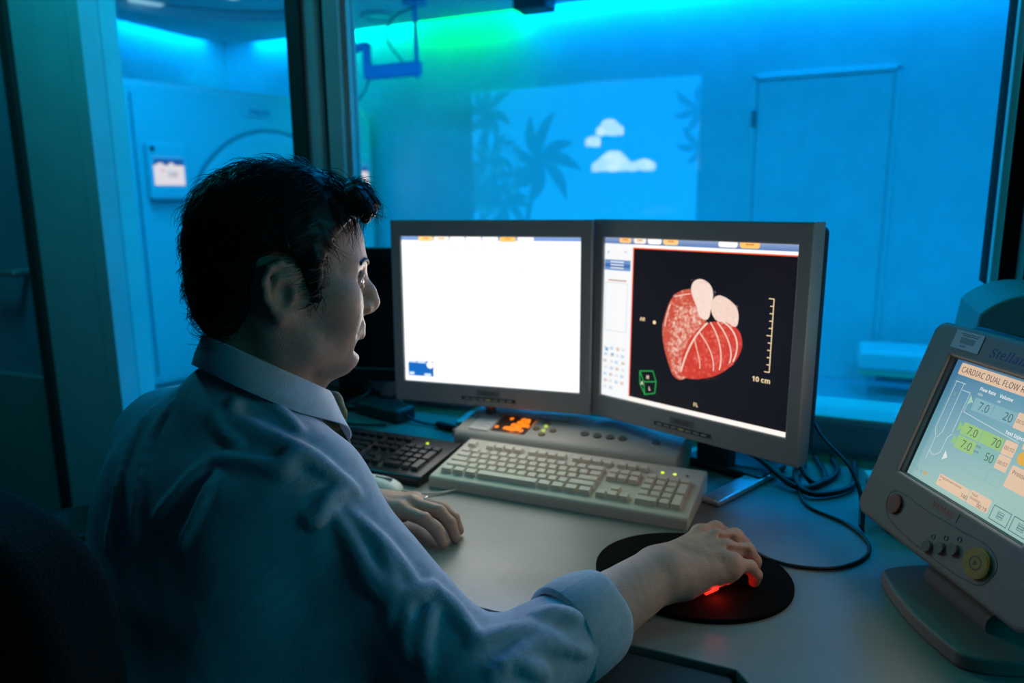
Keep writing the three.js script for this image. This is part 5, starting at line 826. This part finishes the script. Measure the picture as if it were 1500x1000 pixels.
const FOLDS = [
  [0.0065, 0, [[-0.5926,1.0122,-0.5753],[-0.5825,0.9935,-0.5611],[-0.557,0.9867,-0.5615],[-0.5025,0.9752,-0.5636],[-0.4624,0.9566,-0.5683]]],
  [0.0045, 0, [[-0.6043,1.0026,-0.5606],[-0.5852,0.9833,-0.5512],[-0.5598,0.9748,-0.5457]]],
  [0.007, 0, [[-0.5802,0.9613,-0.5327],[-0.5353,0.9628,-0.5362],[-0.5024,0.9602,-0.5408],[-0.4944,0.9705,-0.5588],[-0.4566,0.9526,-0.5715],[-0.4358,0.9336,-0.5842]]],
  [0.0042, 0, [[-0.4661,0.9161,-0.5303],[-0.4568,0.9137,-0.5351],[-0.451,0.9318,-0.5516],[-0.442,0.937,-0.5722]]],
  [0.007, 0, [[-0.442,0.9182,-0.5496],[-0.4232,0.8931,-0.5455],[-0.3983,0.8646,-0.5376],[-0.3791,0.8533,-0.5386],[-0.3552,0.8505,-0.5517],[-0.3451,0.8523,-0.5735]]],
  [0.005, 0, [[-0.4337,0.9205,-0.5619],[-0.407,0.8976,-0.5653],[-0.3791,0.8743,-0.5614],[-0.3569,0.8552,-0.5572]]],
  [0.005, 0, [[-0.3588,0.8425,-0.5409],[-0.3546,0.8216,-0.5294],[-0.3477,0.7989,-0.5229]]],
  [0.006, 0, [[-0.3399,0.8476,-0.5708],[-0.3216,0.8326,-0.5686],[-0.2966,0.815,-0.5598]]],
  [0.0035, 0, [[-0.5949,0.9535,-0.5277],[-0.6135,0.929,-0.5127],[-0.6401,0.8984,-0.5021]]],
  [0.0035, 0, [[-0.5709,0.9463,-0.5203],[-0.5786,0.917,-0.5031],[-0.5947,0.8771,-0.4908]]],
  [0.0045, 1, [[-0.582,0.9481,-0.523],[-0.5965,0.9217,-0.5078],[-0.6173,0.8853,-0.4963]]],
  [0.0035, 0, [[-0.7305,0.9831,-0.5809],[-0.7249,0.9458,-0.5427],[-0.717,0.9002,-0.5154],[-0.7184,0.85,-0.5001]]],
  [0.0035, 0, [[-0.6788,1.001,-0.5651],[-0.6883,0.9656,-0.5463],[-0.6765,0.9157,-0.5132],[-0.6741,0.8602,-0.4969]]],
  [0.004, 0, [[-0.4001,0.8912,-0.5631],[-0.3778,0.8609,-0.5453],[-0.371,0.8227,-0.5265]]],
  [0.005, 0, [[-0.3372,0.8413,-0.5591],[-0.3381,0.8195,-0.5341],[-0.3277,0.7914,-0.5212]]],
  [0.006, 0, [[-0.2752,0.8068,-0.5893],[-0.2553,0.8028,-0.6379],[-0.2255,0.7945,-0.6588]]],
  [0.006, 0, [[-0.2969,0.8125,-0.5519],[-0.2682,0.8036,-0.5979],[-0.2349,0.7894,-0.6238]]],
  [0.006, 0, [[-0.2709,0.794,-0.5419],[-0.2477,0.7922,-0.601],[-0.2127,0.7682,-0.6434]]],
  [0.005, 0, [[-0.2541,0.7905,-0.5658],[-0.2357,0.7737,-0.5888]]],
  [0.0035, 0, [[-0.5871,1.0247,-0.6023],[-0.5605,1.0052,-0.5978],[-0.517,0.9858,-0.5891]]],
];
{
  const base = (x, y, z) => shirt.at(x, y, z), snap = p => { for (let k = 0; k < 2; k++) { const d = base(...p), e = 0.002, g = [base(p[0] + e, p[1], p[2]) - d, base(p[0], p[1] + e, p[2]) - d, base(p[0], p[1], p[2] + e) - d], l = Math.hypot(...g) || 1; p = add(p, g, -d / l); } return p; };
  const lines = FOLDS.map(([r, op, pts]) => [r, op, new THREE.CatmullRomCurve3(pts.map(p => V(...p))).getPoints(pts.length * 3).map(p => snap([p.x, p.y, p.z]))]);
  for (const [r, op, pts] of lines) shirt.ridge(pts, r, op ? 0.008 : 0.011, op);
}
shirt.warp((d, x, y, z) => d + 0.0011 * fbm(x * 34 + y * 20, y * 26 - x * 14, z * 38) + 0.0005 * fbm(x * 90, y * 70 + z * 40, z * 95));
const shirtGeo = nets(shirt, [-1.0, 0.46, -0.93], [-0.13, 1.09, -0.27], 0.0037);
const shirtMat = std([0.48, 0.56, 0.65], 0.8, { map: rep(clothT, 14, 14, true), bumpMap: rep(grainT, 40), bumpScale: 0.0004 });
part('shirt', toMan(uvLin(shirtGeo)), shirtMat, MAN);
// turned-back cuff on the right sleeve, open ring
{
  const ax = V(...sub(WR, ER)).normalize(), up = V(0, 1, 0).addScaledVector(ax, -ax.y).normalize(), sd = V().crossVectors(ax, up), prof = [[-0.052, 0.0475], [-0.048, 0.053], [-0.02, 0.0535], [0.004, 0.0515], [0.012, 0.0495], [0.0135, 0.0475], [0.011, 0.0455], [-0.01, 0.044], [-0.04, 0.044], [-0.052, 0.0475]], pos = [], idx = [], NS = 72;
  for (let i = 0; i <= NS; i++) { const a = i / NS * 6.2832; for (const [t, r0] of prof) { const r = r0 * (1 + 0.06 * Math.cos(a * 2 + 0.6)) + 0.0012 * Math.sin(a * 5 + t * 60), q = V(...CU).addScaledVector(ax, t + 0.006 * Math.sin(a + 0.8)).addScaledVector(up, Math.cos(a) * r).addScaledVector(sd, Math.sin(a) * r); pos.push(q.x, q.y, q.z); } }
  const m = prof.length; for (let i = 0; i < NS; i++) for (let j = 0; j < m - 1; j++) { const a = i * m + j, b = a + m; idx.push(a, b, a + 1, b, b + 1, a + 1); }
  const g = new THREE.BufferGeometry(); g.setAttribute('position', new THREE.Float32BufferAttribute(pos, 3)); g.setIndex(idx); g.computeVertexNormals();
  part('cuff', toMan(uvLin(g)), std([0.48, 0.56, 0.65], 0.8, { map: rep(clothT, 14, 14, true), bumpMap: rep(grainT, 40), bumpScale: 0.0004, side: THREE.DoubleSide }), MAN);
}
// collar: a folded band round the neck, open at the front
{
  const C = [-0.612, 1.034, -0.650], a = 25 * D, r = [Math.cos(a), 0, Math.sin(a)], f = [Math.sin(a), 0, -Math.cos(a)], pos = [], idx = [], NS = 90, m = 9;
  for (let i = 0; i <= NS; i++) {
    const t = -Math.PI + 0.16 + 0 + i / NS * (2 * Math.PI - 0.32), ph = t + Math.PI;      // ph 0..2pi, the gap at the front (ph = 0)
    const P = (rr, rf, dy) => [C[0] + r[0] * Math.sin(ph) * rr + f[0] * Math.cos(ph) * rf, C[1] + dy - 0.042 * Math.cos(ph), C[2] + r[2] * Math.sin(ph) * rr + f[2] * Math.cos(ph) * rf];
    const front = Math.exp(-(((ph > Math.PI ? 2 * Math.PI - ph : ph) / 0.55) ** 2)), back = Math.max(0, -Math.cos(ph)), drop = 0.042 + 0.03 * front - 0.010 * back;
    const ring = [P(0.061, 0.066, -0.03), P(0.061, 0.066, -0.004), P(0.0625, 0.0675, 0.0), P(0.065, 0.070, -0.001), P(0.068, 0.0735, -0.008), P(0.076 - 0.002 * back, 0.083 - 0.004 * back, -drop * 0.6), P(0.084 - 0.004 * back, 0.093 - 0.010 * back, -drop), P(0.082 - 0.004 * back, 0.091 - 0.010 * back, -drop - 0.0015), P(0.070, 0.075, -drop * 0.55)];
    for (const q of ring) pos.push(...q);
  }
  for (let i = 0; i < NS; i++) for (let j = 0; j < m - 1; j++) { const A = i * m + j, b = A + m; idx.push(A, A + 1, b, b, A + 1, b + 1); }
  const g = new THREE.BufferGeometry(); g.setAttribute('position', new THREE.Float32BufferAttribute(pos, 3)); g.setIndex(idx); g.computeVertexNormals();
  part('collar', toMan(uvLin(g)), std([0.48, 0.56, 0.65], 0.75, { map: rep(clothT, 14, 14, true), bumpMap: rep(grainT, 40), bumpScale: 0.0004, side: THREE.DoubleSide }), MAN);
  // tie: knot and blade with diagonal stripes
  const tieTex = canvas(256, 256, (c, w, h) => { c.fillStyle = '#4a5230'; c.fillRect(0, 0, w, h); for (let i = -4; i < 10; i++) { c.fillStyle = i % 2 ? '#263018' : '#6c7048'; c.beginPath(); c.moveTo(i * 48, 0); c.lineTo(i * 48 + 16, 0); c.lineTo(i * 48 + 16 + 200, h); c.lineTo(i * 48 + 200, h); c.fill(); } });
  tieTex.wrapS = tieTex.wrapT = THREE.RepeatWrapping;
  const K = [C[0] + f[0] * 0.078, C[1] - 0.075, C[2] + f[2] * 0.078], tf = new Field();
  tf.cap(add(K, r, -0.012), add(K, r, 0.012), 0.013, 0.013, 0.01).cap(add(K, [0, 0.014, 0]), add(K, [0, -0.02, 0]), 0.014, 0.009, 0.01);
  const B = (y, k, w) => [add(add([K[0] + f[0] * k, K[1] + y, K[2] + f[2] * k], r, -w), [0, 0, 0]), add([K[0] + f[0] * k, K[1] + y, K[2] + f[2] * k], r, w)];
  for (let i = 0; i <= 22; i++) { const t = i / 22; tf.cap(...B(-0.018 - 0.18 * t, 0.002 + 0.028 * Math.sin(t * 2.0), 0.007 + 0.028 * t), 0.006, 0.006, 0.01); }
  const tm = rep(tieTex, 14, 14, true);
  part('tie', toMan(uvLin(nets(tf, [K[0] - 0.08, K[1] - 0.24, K[2] - 0.1], [K[0] + 0.1, K[1] + 0.05, K[2] + 0.06], 0.0025))), std(0xe0e0e0, 0.8, { map: tm }), MAN);
}
part('wedding_ring', toMan(new THREE.TorusGeometry(0.0103, 0.0014, 10, 30).rotateY(Math.PI / 2).translate(-0.556, 0.7688, -0.8998)), M.chrome, MAN).userData.label = 'shiny metal ring';
// trousers and shoes
{
  const t = new Field(), P = [-0.652, 0.52, -0.49];
  t.cap(...across(P, 0.08), 0.118, 0.118, 0.05);
  for (const s of [-1, 1]) { const h = add(P, tR, s * 0.1), kn = [P[0] + s * 0.15 + 0.04, 0.55, -0.86], an = [kn[0] + s * 0.02, 0.11, -0.86]; t.cap(h, kn, 0.095, 0.066, 0.04).cap(kn, an, 0.066, 0.056, 0.03); }
  part('trousers', toMan(nets(t, [-1.0, 0.06, -0.98], [-0.3, 0.66, -0.28], 0.012)), std([0.012, 0.013, 0.018], 0.9), MAN);
  for (const s of [-1, 1]) { const x = P[0] + s * 0.17 + 0.04, z = -0.86; part('shoe', toMan(mergeGeometries([RB(0.09, 0.03, 0.27, 0.014, 3).translate(x, 0.016, z - 0.07), new THREE.SphereGeometry(0.05, 20, 14).scale(0.86, 0.9, 1.1).translate(x, 0.055, z), new THREE.SphereGeometry(0.05, 20, 14).scale(0.85, 0.7, 1.9).translate(x, 0.04, z - 0.09)])), M.blackPlastic, MAN); }
}
renderer.render(scene, camera);
